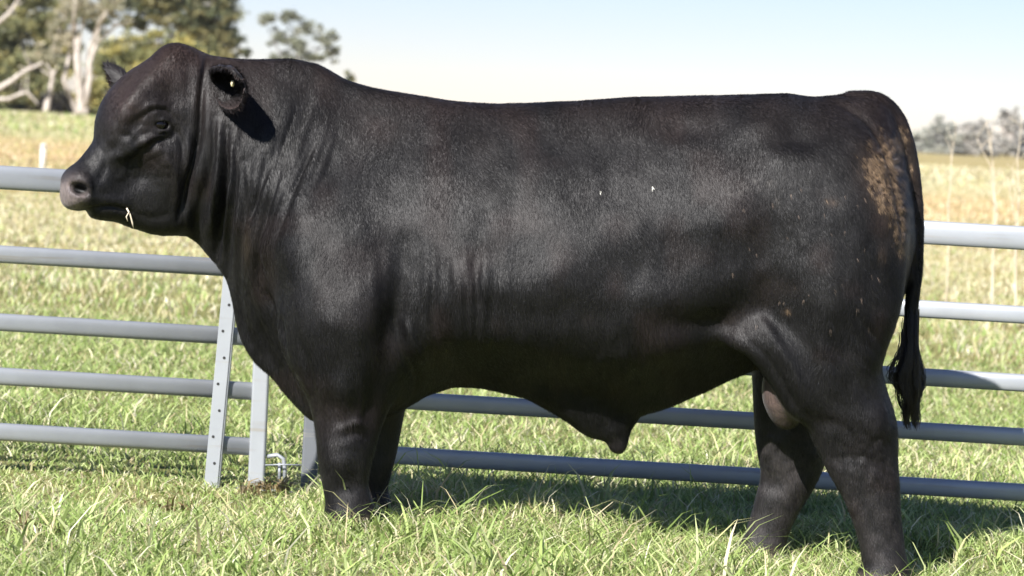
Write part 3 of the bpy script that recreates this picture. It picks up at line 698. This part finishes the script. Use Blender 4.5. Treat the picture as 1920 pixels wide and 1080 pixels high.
for cx, cy, rx, ry, rot, a_ in [
    (600, 590, 75, 60, 0, .018), (560, 480, 70, 60, 20, .010), (740, 470, 60, 70, 0, -.014), (735, 600, 26, 90, 8, -.030), (660, 620, 50, 70, 0, .014),
    (700, 560, 40, 90, 10, .010), (690, 760, 30, 60, 0, -.014), (800, 330, 120, 120, 0, .006), (640, 330, 90, 90, 0, -.010), (1080, 270, 120, 50, 0, -.012),
    (1180, 520, 150, 60, -35, -.012), (1060, 500, 130, 45, -32, .011), (1330, 400, 120, 80, -10, .012), (1480, 300, 60, 40, 0, .010), (1350, 480, 110, 60, -10, -.009), (1430, 480, 45, 90, 15, -.012), (1540, 560, 70, 70, 0, .010),
    (1300, 240, 60, 30, 0, -.008), (1440, 200, 60, 25, 0, .010), (1500, 250, 40, 30, 30, -.010), (1340, 610, 80, 26, 0, -.022), (1420, 600, 30, 26, 40, .016),
    (1480, 640, 30, 90, -28, .014), (1600, 640, 50, 50, 0, -.012), (1640, 780, 40, 40, 0, .010), (1590, 850, 22, 40, -20, -.006), (1450, 925, 20, 18, 0, -.010), (1450, 860, 40, 40, 0, .006),
    (640, 730, 40, 30, 0, .010), (620, 850, 26, 36, 0, .008), (655, 900, 24, 22, 0, -.006), (520, 560, 30, 90, -8, -.016), (480, 560, 14, 80, -8, .010), (900, 560, 90, 90, 0, .008),
    (1000, 620, 160, 30, 0, .010), (1250, 640, 40, 30, 0, .012)]:
    D += G(cx, cy, rx, ry, rot)*a_
for pts, w, a_ in [
    ([(388, 105), (378, 180), (372, 260), (352, 340), (335, 410)], 6, -.014), ([(402, 220), (398, 300), (380, 380), (368, 440)], 8, -.009),
    ([(424, 240), (424, 330), (412, 420), (405, 490)], 8, -.016), ([(441, 270), (440, 350), (432, 430), (428, 520)], 6, -.010), ([(412, 230), (410, 330), (396, 430)], 9, .009),
    ([(434, 260), (432, 360), (420, 460)], 7, .009), ([(356, 330), (345, 400)], 6, -.006), ([(366, 250), (358, 330), (340, 390)], 5, -.005),
    ([(455, 300), (456, 400), (450, 470), (448, 560), (470, 640)], 7, -.008), ([(500, 290), (478, 370), (462, 430)], 6, -.007), ([(530, 300), (500, 400), (482, 470), (500, 560), (530, 640)], 6, -.009),
    ([(556, 270), (520, 370), (498, 440)], 6, -.006), ([(590, 250), (560, 330), (530, 400)], 7, -.005), ([(480, 480), (486, 540), (520, 600), (535, 680), (570, 760)], 6, -.010),
    ([(470, 540), (490, 620), (515, 690)], 8, -.008), ([(760, 600), (775, 640), (800, 680)], 7, .010), ([(745, 590), (752, 650), (780, 710), (770, 760)], 9, -.012),
    ([(1425, 600), (1450, 640), (1490, 700), (1510, 760)], 9, .008), ([(1405, 640), (1435, 665), (1470, 720), (1495, 770)], 8, -.008), ([(1560, 190), (1610, 215), (1650, 262), (1676, 340), (1692, 440)], 6, -.012),
    ([(640, 800), (670, 790), (690, 800)], 5, .005), ([(630, 825), (660, 812), (690, 820)], 8, -.004), ([(1500, 765), (1540, 790), (1590, 792)], 12, -.004), ([(1545, 855), (1580, 862), (1630, 850)], 12, -.004),
    ([(258, 272), (285, 256), (316, 252)], 7, .007), ([(262, 285), (290, 268), (322, 262)], 5, -.004), ([(270, 300), (300, 282), (325, 285)], 6, .003), ([(205, 300), (190, 330), (180, 360)], 8, -.004), ([(225, 250), (250, 262), (262, 285)], 7, -.005), ([(214, 275), (236, 300)], 8, .004),
 ([(262, 225), (285, 208), (312, 206), (328, 222)], 4, -.004), ([(255, 215), (285, 196), (318, 196)], 5, .004), ([(236, 320), (262, 290), (270, 270)], 9, -.004),
    ([(150, 396), (180, 392), (215, 390), (244, 398)], 4, -.014), ([(200, 300), (235, 275), (255, 250)], 10, .004), ([(300, 280), (330, 330), (330, 390)], 8, .004)]:
    D += crease(pts, w)*a_
def vnoise(x, y, seed):
    r_ = np.random.default_rng(seed); t = r_.uniform(-1, 1, (64, 64)); xi = np.floor(x).astype(int); yi = np.floor(y).astype(int); fx = x-xi; fy = y-yi
    fx = fx*fx*(3-2*fx); fy = fy*fy*(3-2*fy); g = lambda a_, b_: t[a_ % 64, b_ % 64]
    return (g(xi, yi)*(1-fx)+g(xi+1, yi)*fx)*(1-fy)+(g(xi, yi+1)*(1-fx)+g(xi+1, yi+1)*fx)*fy
sk_ = U_+.42*(W2-300)      # slanted neck wrinkles
D += vnoise(sk_/13, W2/110, 1)*.0045*G(570, 320, 130, 130)*smooth01(U_, 430, 470)
D += vnoise(U_/9+.02*W2/9, W2/90, 2)*.0045*(G(410, 360, 55, 130))
D += vnoise(U_/14, W2/120, 3)*.0045*(G(870, 560, 90, 110)+.5*G(800, 560, 200, 90))
D += vnoise(U_/26, W2/30, 4)*.0016+vnoise(U_/60, W2/60, 5)*.0022
D += vnoise((U_-.8*W2)/12, (W2+.3*U_)/40, 6)*.003*(G(1600, 640, 70, 70)+G(1570, 800, 60, 60))
D += vnoise((U_+.2*W2)/9, (W2)/22, 7)*.0045*G(1140, 700, 120, 45)
neckmask = 1-.0*side
for cx, cy, rx, ry, rot, a_ in [(322, 185, 26, 38, 10, -.016), (256, 232, 16, 22, 30, -.014), (250, 150, 30, 18, -40, -.006), (300, 150, 30, 16, -35, .006), (250, 335, 36, 20, -20, -.005), (300, 300, 34, 30, 0, .007), (200, 350, 22, 20, 0, .006), (200, 275, 20, 12, -45, .004), (355, 150, 14, 40, 0, -.008)]:
    D2 += G(cx, cy, rx, ry, rot)*a_
for pts, w, a_ in [([(335, 96), (290, 135), (250, 180), (224, 232)], 18, .012), ([(282, 258), (245, 282), (205, 300)], 9, .011), ([(262, 290), (228, 312), (205, 338)], 9, -.003), ([(322, 236), (340, 262), (346, 310), (336, 360)], 7, -.007),
    ([(338, 230), (354, 280), (352, 330)], 6, .005), ([(160, 318), (176, 334), (180, 360)], 6, -.005), ([(168, 372), (200, 372), (240, 378)], 6, .004), ([(250, 398), (285, 408), (320, 400)], 7, -.005), ([(290, 200), (312, 198), (332, 212)], 4, .004), ([(296, 262), (318, 258), (332, 246)], 4, -.005)]:
    D2 += crease(pts, w)*a_
for pts, w, a_ in [([(555, 200), (520, 300), (500, 370), (495, 430)], 5, -.007), ([(600, 250), (560, 330), (520, 410)], 5, -.007), ([(640, 235), (602, 330), (570, 390)], 6, -.005), ([(585, 300), (545, 380), (518, 450)], 5, -.006), ([(520, 270), (490, 350), (470, 410)], 5, -.007), ([(470, 290), (466, 360), (452, 430)], 6, -.008),
    ([(418, 300), (414, 380), (402, 450)], 5, -.006), ([(386, 250), (384, 330), (366, 400)], 5, -.006), ([(446, 330), (444, 400), (436, 470)], 6, .006), ([(860, 470), (872, 540), (878, 620)], 6, -.007), ([(885, 480), (893, 550), (892, 630)], 5, -.006), ([(838, 490), (846, 560), (850, 620)], 5, -.005), ([(910, 500), (915, 570), (910, 640)], 5, -.004),
    ([(1655, 690), (1664, 750), (1668, 800)], 6, -.006), ([(1560, 640), (1600, 700), (1640, 760)], 12, -.006), ([(1530, 600), (1545, 680), (1560, 740)], 12, .007), ([(1600, 830), (1640, 850), (1670, 840)], 9, .003),
    ([(612, 700), (628, 760), (640, 800)], 10, -.008), ([(670, 660), (680, 740), (668, 800)], 10, .008), ([(612, 836), (640, 826), (672, 838)], 8, .004), ([(560, 620), (580, 700), (596, 780)], 8, -.008)]:
    D2 += crease(pts, w)*a_
D2 += G(640, 862, 26, 22)*.010-G(648, 915, 22, 18)*.005+G(1640, 800, 24, 34)*.010+G(1425, 238, 44, 24, -10)*.012-G(1470, 262, 50, 22)*.008+G(560, 400, 46, 90, 18)*.012-G(600, 470, 26, 60, 20)*.007
D2 += vnoise((U_+.1*W2)/5.5, W2/60, 41)*.0035*G(352, 330, 26, 110)+vnoise(U_/9, W2/9, 42)*.0022*G(250, 270, 110, 110)+vnoise((U_+W2)/7, (U_-W2)/16, 43)*.0025*G(290, 215, 46, 40)
D2 += vnoise((U_-.3*W2)/8, W2/9, 16)*.0045*G(1635, 850, 50, 60)+vnoise(U_/9, W2/9, 17)*.003*(.6*G(640, 840, 50, 50)+G(1460, 860, 60, 60))
D2 += vnoise(U_/6.5, W2/7, 18)*.0075*(G(1665, 310, 34, 60, 10)+G(1692, 400, 18, 50))*(BV[:, 1] < 0)
D = (D*(1.25+.75*(G(450, 350, 130, 160)+G(870, 560, 80, 90)))+D2)*side
BV = BV+NB*D[:, None]; BV = laplace(BV, 1, .4); NB = normals(BV)

# ---- pigment
cb = np.array([.0076, .0073, .0077]); col = np.tile(cb, (len(BV), 1)); DIRT = np.zeros(len(BV))
def tintto(mask, c_):
    global col
    m_ = np.clip(mask, 0, 1)[:, None]; col = col*(1-m_)+np.array(c_)*m_
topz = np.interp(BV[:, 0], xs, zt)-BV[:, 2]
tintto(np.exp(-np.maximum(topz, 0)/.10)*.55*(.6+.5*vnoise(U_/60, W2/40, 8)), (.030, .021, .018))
tintto(.45*G(330, 105, 60, 40)+.45*G(235, 190, 30, 50, 30), (.032, .018, .015))
tintto(.45*np.clip(vnoise(U_/55, W2/60, 9)*1.6-.2, 0, 1), (.018, .012, .011))
tintto(.6*G(462, 460, 12, 40), (.036, .027, .019))
tintto(1.3*G(1462, 738, 34, 50)*(BV[:, 1] < .05)*(BV[:, 1] > -.27), (.088, .064, .058))
# muzzle skin
d_ = BV-np.array(HP(128, 362)); mz = np.exp(-((d_@np.array(NOSE))/.036)**2-((d_[:, 2]+.004)/.047)**2)
tintto(np.clip(mz*1.7, 0, 1)*isH*.95, (.17, .142, .138))
tintto(smooth01(-d_[:, 2], .055, .075)*isH*(U_ < 215), (.012, .011, .011))
dn = BV-np.array(HP(137, 352, .083)); tintto(1.7*G(150, 353, 14, 11, -20)*isH*(BV[:, 1] < HP(150, 354).y+.02), (.003, .0028, .0028))
tintto(smooth01(U_, 163, 176)*isH*(U_ < 240)*(W2 > 290)*(W2 < 400), cb)
# dried dung on the rump, near side only
nearm = (BV[:, 1] < .03)
sp = .6*vnoise(U_/4, W2/5, 12)+.9*vnoise(U_/9, W2/10, 52)
sp2 = .5+.5*vnoise(U_/11, W2/14, 13)
dm = (1.15*G(1658, 305, 38, 50, 10)+1.0*G(1690, 400, 20, 60, 0)+.6*G(1662, 355, 26, 60)+.6*G(1700, 460, 12, 40)+.5*G(1690, 260, 14, 30)+.7*G(1560, 378, 12, 8)+.5*G(1655, 475, 8, 16)+.45*G(1475, 580, 8, 6))
DIRT = np.clip((dm*(.55+sp2*.8)+sp*.42-.42)*2.2, 0, 1)*nearm*(dm > .12)
tintto(DIRT*.7, (.20, .135, .075))
tintto(.4*np.clip(dm*1.2, 0, 1)*nearm, (.085, .06, .045))
tintto(np.clip((G(1378, 362, 14, 14)+G(1430, 345, 40, 8)+G(1456, 370, 6, 14))*vnoise(U_/5, W2/5, 14)*.5, 0, .4)*nearm, (.16, .15, .14))
# dusty lower legs
lowz = smooth01(-(BV[:, 2]), -.50, -.05)*(.55+.45*vnoise(U_/16, W2/16, 15)); tintto(.8*lowz*np.exp(-(np.abs(U_-1540)/180)**4), (.038, .034, .034)); tintto(.35*lowz*(U_ < 900), (.030, .027, .027))
tintto(.8*G(1450, 928, 14, 10)+.6*G(1650, 880, 30, 26), (.010, .009, .009))
HOOF = (BV[:, 2] < np.where(BV[:, 0] > .3, -.055, .035)) & (BV[:, 2] < .06); tintto(HOOF*.9, (.040, .032, .028))

# ---- ears: cupped leaves of skin with thickness, joined to the head
def ear(B, e, o_, L, rmax, flip=1, nT=26, nS=25, th=.0055, droop=0.0):
    e = Vector(e).normalized(); o_ = Vector(o_); o_ = (o_-e*o_.dot(e)).normalized(); w_ = e.cross(o_)*flip
    vs = []; cs = []
    ts = np.linspace(0, 1, nT)
    for sd_ in (0, 1):
        for t in ts:
            rr = rmax*np.interp(t, [0, .12, .3, .5, .7, .85, .95, 1], [.55, .72, .92, 1, .97, .84, .60, .22]); ph = R(np.interp(t, [0, .2, .5, 1], [165, 135, 108, 80]))
            if sd_: rr = max(rr-th*(1-.3*t), rr*.35)
            ctr = Vector(B)+e*(L*(t-.02*sd_*(1 if t > .9 else 0)))+Vector((0, 0, -1))*droop*t*t
            for k in range(nS):
                f = -ph+2*ph*k/(nS-1); wav = 1+.06*math.sin(3*f+5*t)+.05*math.sin(7*f+11*t)*t
                vs.append(ctr+(w_*math.sin(f)*1.12-o_*math.cos(f)*.75+o_*.55)*rr*wav)
                if sd_ == 0: cs.append((.017, .015, .0155))
                else:
                    g_ = abs(f)/ph; cs.append((.017+.06*max(0, g_-.35)*t, .015+.036*max(0, g_-.35)*t, .0155+.03*max(0, g_-.35)*t))
    fs = []; M = nT*nS
    for i in range(nT-1):
        for k in range(nS-1):
            a_ = i*nS+k; fs.append((a_, a_+1, a_+nS+1, a_+nS)); fs.append((M+a_, M+a_+nS, M+a_+nS+1, M+a_+1))
    for i in range(nT-1):
        a_ = i*nS; fs.append((a_, a_+nS, M+a_+nS, M+a_)); a_ = i*nS+nS-1; fs.append((a_, M+a_, M+a_+nS, a_+nS))
    for k in range(nS-1):
        a_ = (nT-1)*nS+k; fs.append((a_, a_+1, M+a_+1, M+a_))
    return np.array([tuple(v) for v in vs]), np.array(fs), np.array(cs)
earN = ear(P(426, 157, -.10), (.30, -.93, .05), (-.80, -.40, -.32), .27, .067, droop=.015)
earF = ear(HP(262, 172, -.09), (-.50, .80, .02), (-.72, -.65, -.05), .19, .078, flip=-1)
allV = [BV]; allQ = [BQ]; allC = [col]; off = len(BV)
for v_, f_, c_ in (earN, earF):
    allV.append(v_); allQ.append(f_+off); allC.append(c_); off += len(v_)
# ---- coat material
m, n, b, _ = newmat('black_coat'); at = node(n, 'ShaderNodeAttribute', attribute_name='tint'); tc = node(n, 'ShaderNodeTexCoord')
mp1 = node(n, 'ShaderNodeMapping'); mp1.inputs['Scale'].default_value = (150, 150, 38); n.links.new(tc.outputs['Object'], mp1.inputs[0])
h1 = node(n, 'ShaderNodeTexNoise', Scale=1.0, Detail=4.0, Roughness=.65); n.links.new(mp1.outputs[0], h1.inputs['Vector'])
h2 = node(n, 'ShaderNodeTexNoise', Scale=26.0, Detail=6.0, Roughness=.65); n.links.new(tc.outputs['Object'], h2.inputs['Vector'])
h3 = node(n, 'ShaderNodeTexNoise', Scale=5.0, Detail=5.0, Roughness=.6); n.links.new(tc.outputs['Object'], h3.inputs['Vector'])
v1 = ramp(n, h1.outputs[0], [(.3, (.62, .62, .62)), (.7, (1.5, 1.48, 1.45))]); v3 = ramp(n, h3.outputs[0], [(.35, (.8, .8, .8)), (.68, (1.3, 1.27, 1.25))])
c = mix(n, mix(n, at.outputs['Color'], v1.outputs[0], 1.0, 'MULTIPLY'), v3.outputs[0], 1.0, 'MULTIPLY')
n.links.new(c, b.inputs['Base Color']); b.inputs['Roughness'].default_value = .50; b.inputs['Specular IOR Level'].default_value = .28
b.inputs['Sheen Weight'].default_value = .06; b.inputs['Sheen Roughness'].default_value = .35; b.inputs['Sheen Tint'].default_value = (.9, .92, 1, 1)
b1 = node(n, 'ShaderNodeBump', Strength=.55, Distance=.004); n.links.new(h1.outputs[0], b1.inputs['Height'])
b2 = node(n, 'ShaderNodeBump', Strength=.15, Distance=.006); n.links.new(h2.outputs[0], b2.inputs['Height']); n.links.new(b1.outputs[0], b2.inputs['Normal']); n.links.new(b2.outputs[0], b.inputs['Normal'])
COAT = m
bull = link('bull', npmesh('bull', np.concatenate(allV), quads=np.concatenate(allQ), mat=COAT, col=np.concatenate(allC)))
tag(bull, 'massive glossy black bull standing side-on in the grass, head to the left', 'bull')
# ---- short coat hair: real blades of hair lying down and back over the skin
rh = np.random.default_rng(21)
a0 = BV[BQ[:, 0]]; a1 = BV[BQ[:, 1]]; a2 = BV[BQ[:, 2]]; a3 = BV[BQ[:, 3]]
area = .5*np.linalg.norm(np.cross(a2-a0, a3-a1), axis=1)
wgt = area*np.where(a0[:, 1] < .05, 1.0, .25); wgt /= wgt.sum()
NH = 620000
fi = rh.choice(len(BQ), NH, p=wgt); u_ = rh.uniform(0, 1, (NH, 1)); v_ = rh.uniform(0, 1, (NH, 1))
def bil(A): return (A[BQ[fi, 0]]*(1-u_)+A[BQ[fi, 1]]*u_)*(1-v_)+(A[BQ[fi, 3]]*(1-u_)+A[BQ[fi, 2]]*u_)*v_
hp = bil(BV); hn_ = bil(NB); hn_ /= np.linalg.norm(hn_, axis=1)[:, None]; hc = bil(col)
uu, ww_ = to_px(hp); keep = np.ones(NH, bool)
keep &= np.linalg.norm(hp-np.array(HP(284, 231, .125)), axis=1) > .030
keep &= np.linalg.norm(hp-np.array(HP(136, 351, .086)), axis=1) > .032
dm_ = hp-np.array(HP(128, 362)); keep &= ~((np.exp(-((dm_@np.array(NOSE))/.036)**2-((dm_[:, 2]+.004)/.047)**2) > .3) & (hp[:, 0] < XP))
keep &= ~((hp[:, 2] < np.where(hp[:, 0] > .3, -.055, .035)))
keep &= ~((np.abs(uu-1462) < 34) & (np.abs(ww_-742) < 48) & (hp[:, 1] < .05) & (hp[:, 1] > -.27))
hp, hn_, hc, uu, ww_ = hp[keep], hn_[keep], hc[keep], uu[keep], ww_[keep]; N_ = len(hp)
flow = np.stack([.22+.35*vnoise(uu/70, ww_/70, 31), .0*uu, -1+0*uu], 1)
hd_ = hp[:, 0] < XP+.06
hb_l = smooth01(hp[:, 0], XP-.04, XP+.14)[:, None]; flow = flow*hb_l+np.array([-.35, 0, -.9])*(1-hb_l)
hq = (uu > 1520) & (ww_ > 480) & (ww_ < 800); flow[hq, 0] += .6*vnoise(uu[hq]/40, ww_[hq]/40, 32)
flow += rh.normal(0, .13, flow.shape)
tg = flow-hn_*np.einsum('ij,ij->i', flow, hn_)[:, None]; tg /= np.maximum(np.linalg.norm(tg, axis=1), 1e-6)[:, None]
sd_ = np.cross(hn_, tg)
Lh = .016+.004*vnoise(uu/50, ww_/50, 33); Lh = .008+(Lh-.008)*smooth01(hp[:, 0], XP-.02, XP+.14)
Lh = Lh+.012*np.exp(-((uu-1140)/160)**2-((ww_-720)/60)**2)+.008*np.exp(-((uu-330)/50)**2-((ww_-95)/25)**2)+.010*np.exp(-((uu-1590)/70)**2-((ww_-640)/60)**2)
Lh = (Lh*rh.uniform(.6, 1.3, N_))[:, None]
al_ = R(8)+rh.uniform(0, R(8), N_)+.055*vnoise(uu/3.5, ww_/24, 34)+.05*vnoise(uu/14, ww_/20, 35); ca, sa = np.cos(al_)[:, None], np.sin(al_)[:, None]
wh = (.0009*rh.uniform(.7, 1.4, N_))[:, None]
tip = hp+(tg*ca+hn_*sa)*Lh
HNt = hn_-tg*rh.uniform(-.05, .30, (N_, 1))+sd_*rh.uniform(-.12, .12, (N_, 1)); HNt /= np.linalg.norm(HNt, axis=1)[:, None]; HNt = np.repeat(HNt, 3, 0)
HVt = np.stack([hp+sd_*wh-hn_*.0008, hp-sd_*wh-hn_*.0008, tip], 1).reshape(-1, 3)
def ear_hair(ev, eq, ec, e, N2):
    A0, A1, A2, A3 = (ev[eq[:, k]] for k in range(4)); ar = np.linalg.norm(np.cross(A2-A0, A3-A1), axis=1); f2 = rh.choice(len(eq), N2, p=ar/ar.sum()); u2, v2 = rh.uniform(0, 1, (N2, 1)), rh.uniform(0, 1, (N2, 1))
    n2 = np.cross(A2-A0, A3-A1)[f2]; n2 /= np.linalg.norm(n2, axis=1)[:, None]+1e-9
    bl = lambda a_, b_, c_, d_: (a_*(1-u2)+b_*u2)*(1-v2)+(d_*(1-u2)+c_*u2)*v2
    p2 = bl(A0[f2], A1[f2], A2[f2], A3[f2]); c2 = ec[eq[f2, 0]]
    t2_ = np.array(e)+rh.normal(0, .35, (N2, 3)); t2_ -= n2*np.einsum('ij,ij->i', t2_, n2)[:, None]*.5; t2_ /= np.linalg.norm(t2_, axis=1)[:, None]
    s2 = np.cross(n2, t2_); return p2, n2, t2_, s2, c2
nearh = hp[:, 1] < .03
dh = bil(DIRT[:, None])[keep][:, 0]; spk = vnoise(uu/4.5, ww_/5.5, 51)+.35*rh.uniform(-1, 1, N_)
hc = np.where(((dh > .15) & (spk > -.1))[:, None], np.array([.145, .102, .066])*(1+.5*vnoise(uu/7, ww_/8, 53)[:, None])*rh.uniform(.5, 1.3, (N_, 1)), hc)
hc = np.where(((dh > .10) & (spk < -.45))[:, None], np.array([.02, .014, .011]), hc)
for fx_, fy_, r1_, r2_ in ((1126, 358, 1.8, 4), (1223, 350, 1.8, 5)):
    hc = np.where(((((uu-fx_)/r1_)**2+((ww_-fy_)/r2_)**2 < 1) & nearh)[:, None], np.array([.75, .73, .64]), hc)
nsp = 34; sx_ = rh.uniform(1360, 1660, nsp); sy_ = rh.uniform(330, 620, nsp)      # scattered specks of dried mud
for fx_, fy_ in zip(sx_, sy_): hc = np.where(((((uu-fx_)/2.2)**2+((ww_-fy_)/3)**2 < 1) & nearh)[:, None], np.array([.085, .065, .052]), hc)
hcol = np.repeat(hc*rh.uniform(.75, 1.3, (N_, 1))*(1+.18*vnoise(uu/3.2, ww_/26, 61)+.25*vnoise(uu/22, ww_/30, 62))[:, None], 3, 0)
for (ev, eq, ec), e_ in ((earN, (.25, -.6, -.35)), (earF, (-.5, .3, .5))):
    p2, n2, t2_, s2, c2 = ear_hair(ev, eq, ec, e_, 9000); L2 = rh.uniform(.010, .030, (9000, 1)); w2 = .0009; HNt = np.concatenate([HNt, np.repeat(n2, 3, 0)])
    HVt = np.concatenate([HVt, np.stack([p2+s2*w2, p2-s2*w2, p2+(t2_+n2*.35)*L2], 1).reshape(-1, 3)]); hcol = np.concatenate([hcol, np.repeat(c2*rh.uniform(.7, 1.5, (9000, 1)), 3, 0)])
tl = []
for i in range(1600):
    t = rh.uniform(0, 1)**1.3; px = np.interp(t, [0, .15, .3, .5, .75, 1], [1625, 1660, 1688, 1716, 1729, 1724]); py = np.interp(t, [0, .15, .3, .5, .75, 1], [178, 190, 235, 340, 450, 560]); p0 = np.array(P(px-5, py+5, rh.normal(0, .014)))
    dr = np.array([.3+.3*t, rh.normal(0, .3), .9-2.6*t])+rh.normal(0, .35, 3); dr /= np.linalg.norm(dr); s0 = np.cross(dr, [0, 1, 0]); s0 /= np.linalg.norm(s0)
    tl.append([p0-s0*.001, p0+s0*.001, p0+dr*rh.uniform(.012, .034)])
HVt = np.concatenate([HVt, np.array(tl).reshape(-1, 3)]); hcol = np.concatenate([hcol, np.full((4800, 3), .013)]); HNt = np.concatenate([HNt, np.tile([[-.3, -.6, .7]], (4800, 1))])
m, n, b, _ = newmat('coat_hair_strands'); at = node(n, 'ShaderNodeAttribute', attribute_name='tint'); n.links.new(at.outputs['Color'], b.inputs['Base Color'])
b.inputs['Roughness'].default_value = .52; b.inputs['Specular IOR Level'].default_value = .22
hme = npmesh('coat_hair', HVt, tris=np.arange(len(HVt)).reshape(-1, 3), mat=m, smooth=True, col=hcol)
hme.normals_split_custom_set_from_vertices(HNt.astype(np.float32).tolist())
link('coat_hair', hme, bull)
# eye
em, en, eb, _ = newmat('eye_surface'); eb.inputs['Base Color'].default_value = (.004, .003, .003, 1); eb.inputs['Roughness'].default_value = .10; eb.inputs['Specular IOR Level'].default_value = .35
import bmesh
bm = bmesh.new(); bmesh.ops.create_uvsphere(bm, u_segments=24, v_segments=16, radius=.0265); me = bpy.data.meshes.new('eye'); bm.to_mesh(me); bm.free()
me.materials.append(em); me.polygons.foreach_set('use_smooth', [True]*len(me.polygons))
ey = link('eye', me, bull); ey.location = HP(284, 232, .112)
# ear tag
tm, tn, tb, _ = newmat('tag_plastic'); tb.inputs['Base Color'].default_value = (.80, .70, .42, 1); tb.inputs['Roughness'].default_value = .4
mb = MB(); tc0 = P(436, 157, -.25); mb.tube([tc0-Vector((.004, 0, 0)), tc0+Vector((.002, 0, 0)), tc0+Vector((.006, 0, 0))], [.010, .011, .006], 14)
mb.tube([tc0+Vector((-.006, 0, .0)), tc0+Vector((-.004, 0, 0))], [.004, .005], 10)
et = mb.build('ear_tag', tm, bull, True); et['label'] = 'small cream button tag inside the near ear'
# tail switch
def strand_mesh(strands, r0):
    V = []; Fq = []; n_ = 0
    for s_ in strands:
        K = len(s_)
        for i, p in enumerate(s_):
            t = s_[min(i+1, K-1)]-s_[max(i-1, 0)]; t = t/(np.linalg.norm(t)+1e-9); a_ = np.cross(t, [0, 1, 0]); a_ /= np.linalg.norm(a_)+1e-9; b_ = np.cross(t, a_)
            rr = r0*(1-.6*i/(K-1))
            for k in range(3): w_ = 2.094*k; V.append(p+(a_*math.cos(w_)+b_*math.sin(w_))*rr)
        for i in range(K-1):
            for k in range(3): k2 = (k+1) % 3; Fq.append((n_+i*3+k, n_+i*3+k2, n_+i*3+3+k2, n_+i*3+3+k))
        n_ += K*3
    return np.array(V), np.array(Fq)
strands = []; rg = np.random.default_rng(5)
ncl = 26; CL = [(rg.uniform(-1, 1), rg.uniform(0, 6.28), rg.uniform(735, 815), rg.uniform(16, 34), rg.uniform(-8, 14), rg.uniform(4, 8)) for _ in range(ncl)]
for i in range(1300):
    cl = CL[i % ncl]; y0 = 575+125*rg.uniform(0, 1)**.8; cx = np.interp(y0, [560, 640, 700], [1713, 1704, 1702]); rad = np.interp(y0, [560, 640, 700], [13, 14, 9])
    side_ = cl[0]; y1 = cl[2]-rg.uniform(0, 18); L = y1-y0; yo = math.sin(cl[1])*.022; w_ = rg.normal(0, 2.6); stray = rg.uniform(0, 1) < .16
    pts = []
    for k in range(15):
        s_ = k/14; y_ = y0+L*s_; low = smooth01(y_, 630, 730)
        px = cx+side_*rad*(1-s_*.2)+side_*cl[3]*low*math.sin(math.pi*min(.25+.75*s_, 1))+cl[4]*s_**3+cl[5]*math.sin(cl[1]+y_/16)*low*.7+w_*(1-.6*s_)+(rg.normal(0, 5)*s_ if stray else 0)
        pts.append(np.array(P(px, y_, yo*(1+1.0*math.sin(math.pi*s_)))))
    strands.append(pts)
hm, hn, hb_, _ = newmat('tail_hair'); hb_.inputs['Base Color'].default_value = (.018, .014, .012, 1); hb_.inputs['Roughness'].default_value = .4; hb_.inputs['Specular IOR Level'].default_value = .6
sv, sf = strand_mesh(strands, .0014)
link('tail_switch', npmesh('tail_switch', sv, quads=sf, mat=hm), bull)
# straw in the mouth
sv = MB(); q_ = [HP(228, 388, .07), HP(234, 400, .075), HP(238, 415, .075), HP(241, 427, .07)]; sv.tube(q_, [.003, .0025, .003, .001], 6)
q_ = [HP(232, 395, .076), HP(226, 404, .08), HP(229, 413, .08)]; sv.tube(q_, [.002, .002, .001], 6)
so = sv.build('grass_stalk', sm, None, True); tag(so, 'short pale straw stalk dangling from the bull mouth', 'grass stalk')

# ------------------------------------------------------------------ air
m = bpy.data.materials.new('air'); m.use_nodes = True; n = m.node_tree; n.nodes.clear()
out = n.nodes.new('ShaderNodeOutputMaterial'); vn = n.nodes.new('ShaderNodeVolumePrincipled'); vn.inputs['Color'].default_value = (.92, .95, 1.0, 1)
vn.inputs['Density'].default_value = .0001; vn.inputs['Anisotropy'].default_value = .2; n.links.new(vn.outputs[0], out.inputs['Volume'])
mb = MB(); mb.prism([(-420, -3), (420, -3), (420, 26), (-420, 26)], (0, -14, 0), YV, Z0, X1, 640)
o = mb.build('haze', m); o['kind'] = 'stuff'
bm = bmesh.new(); bm.from_mesh(o.data); bmesh.ops.recalc_face_normals(bm, faces=bm.faces); bm.to_mesh(o.data); bm.free()
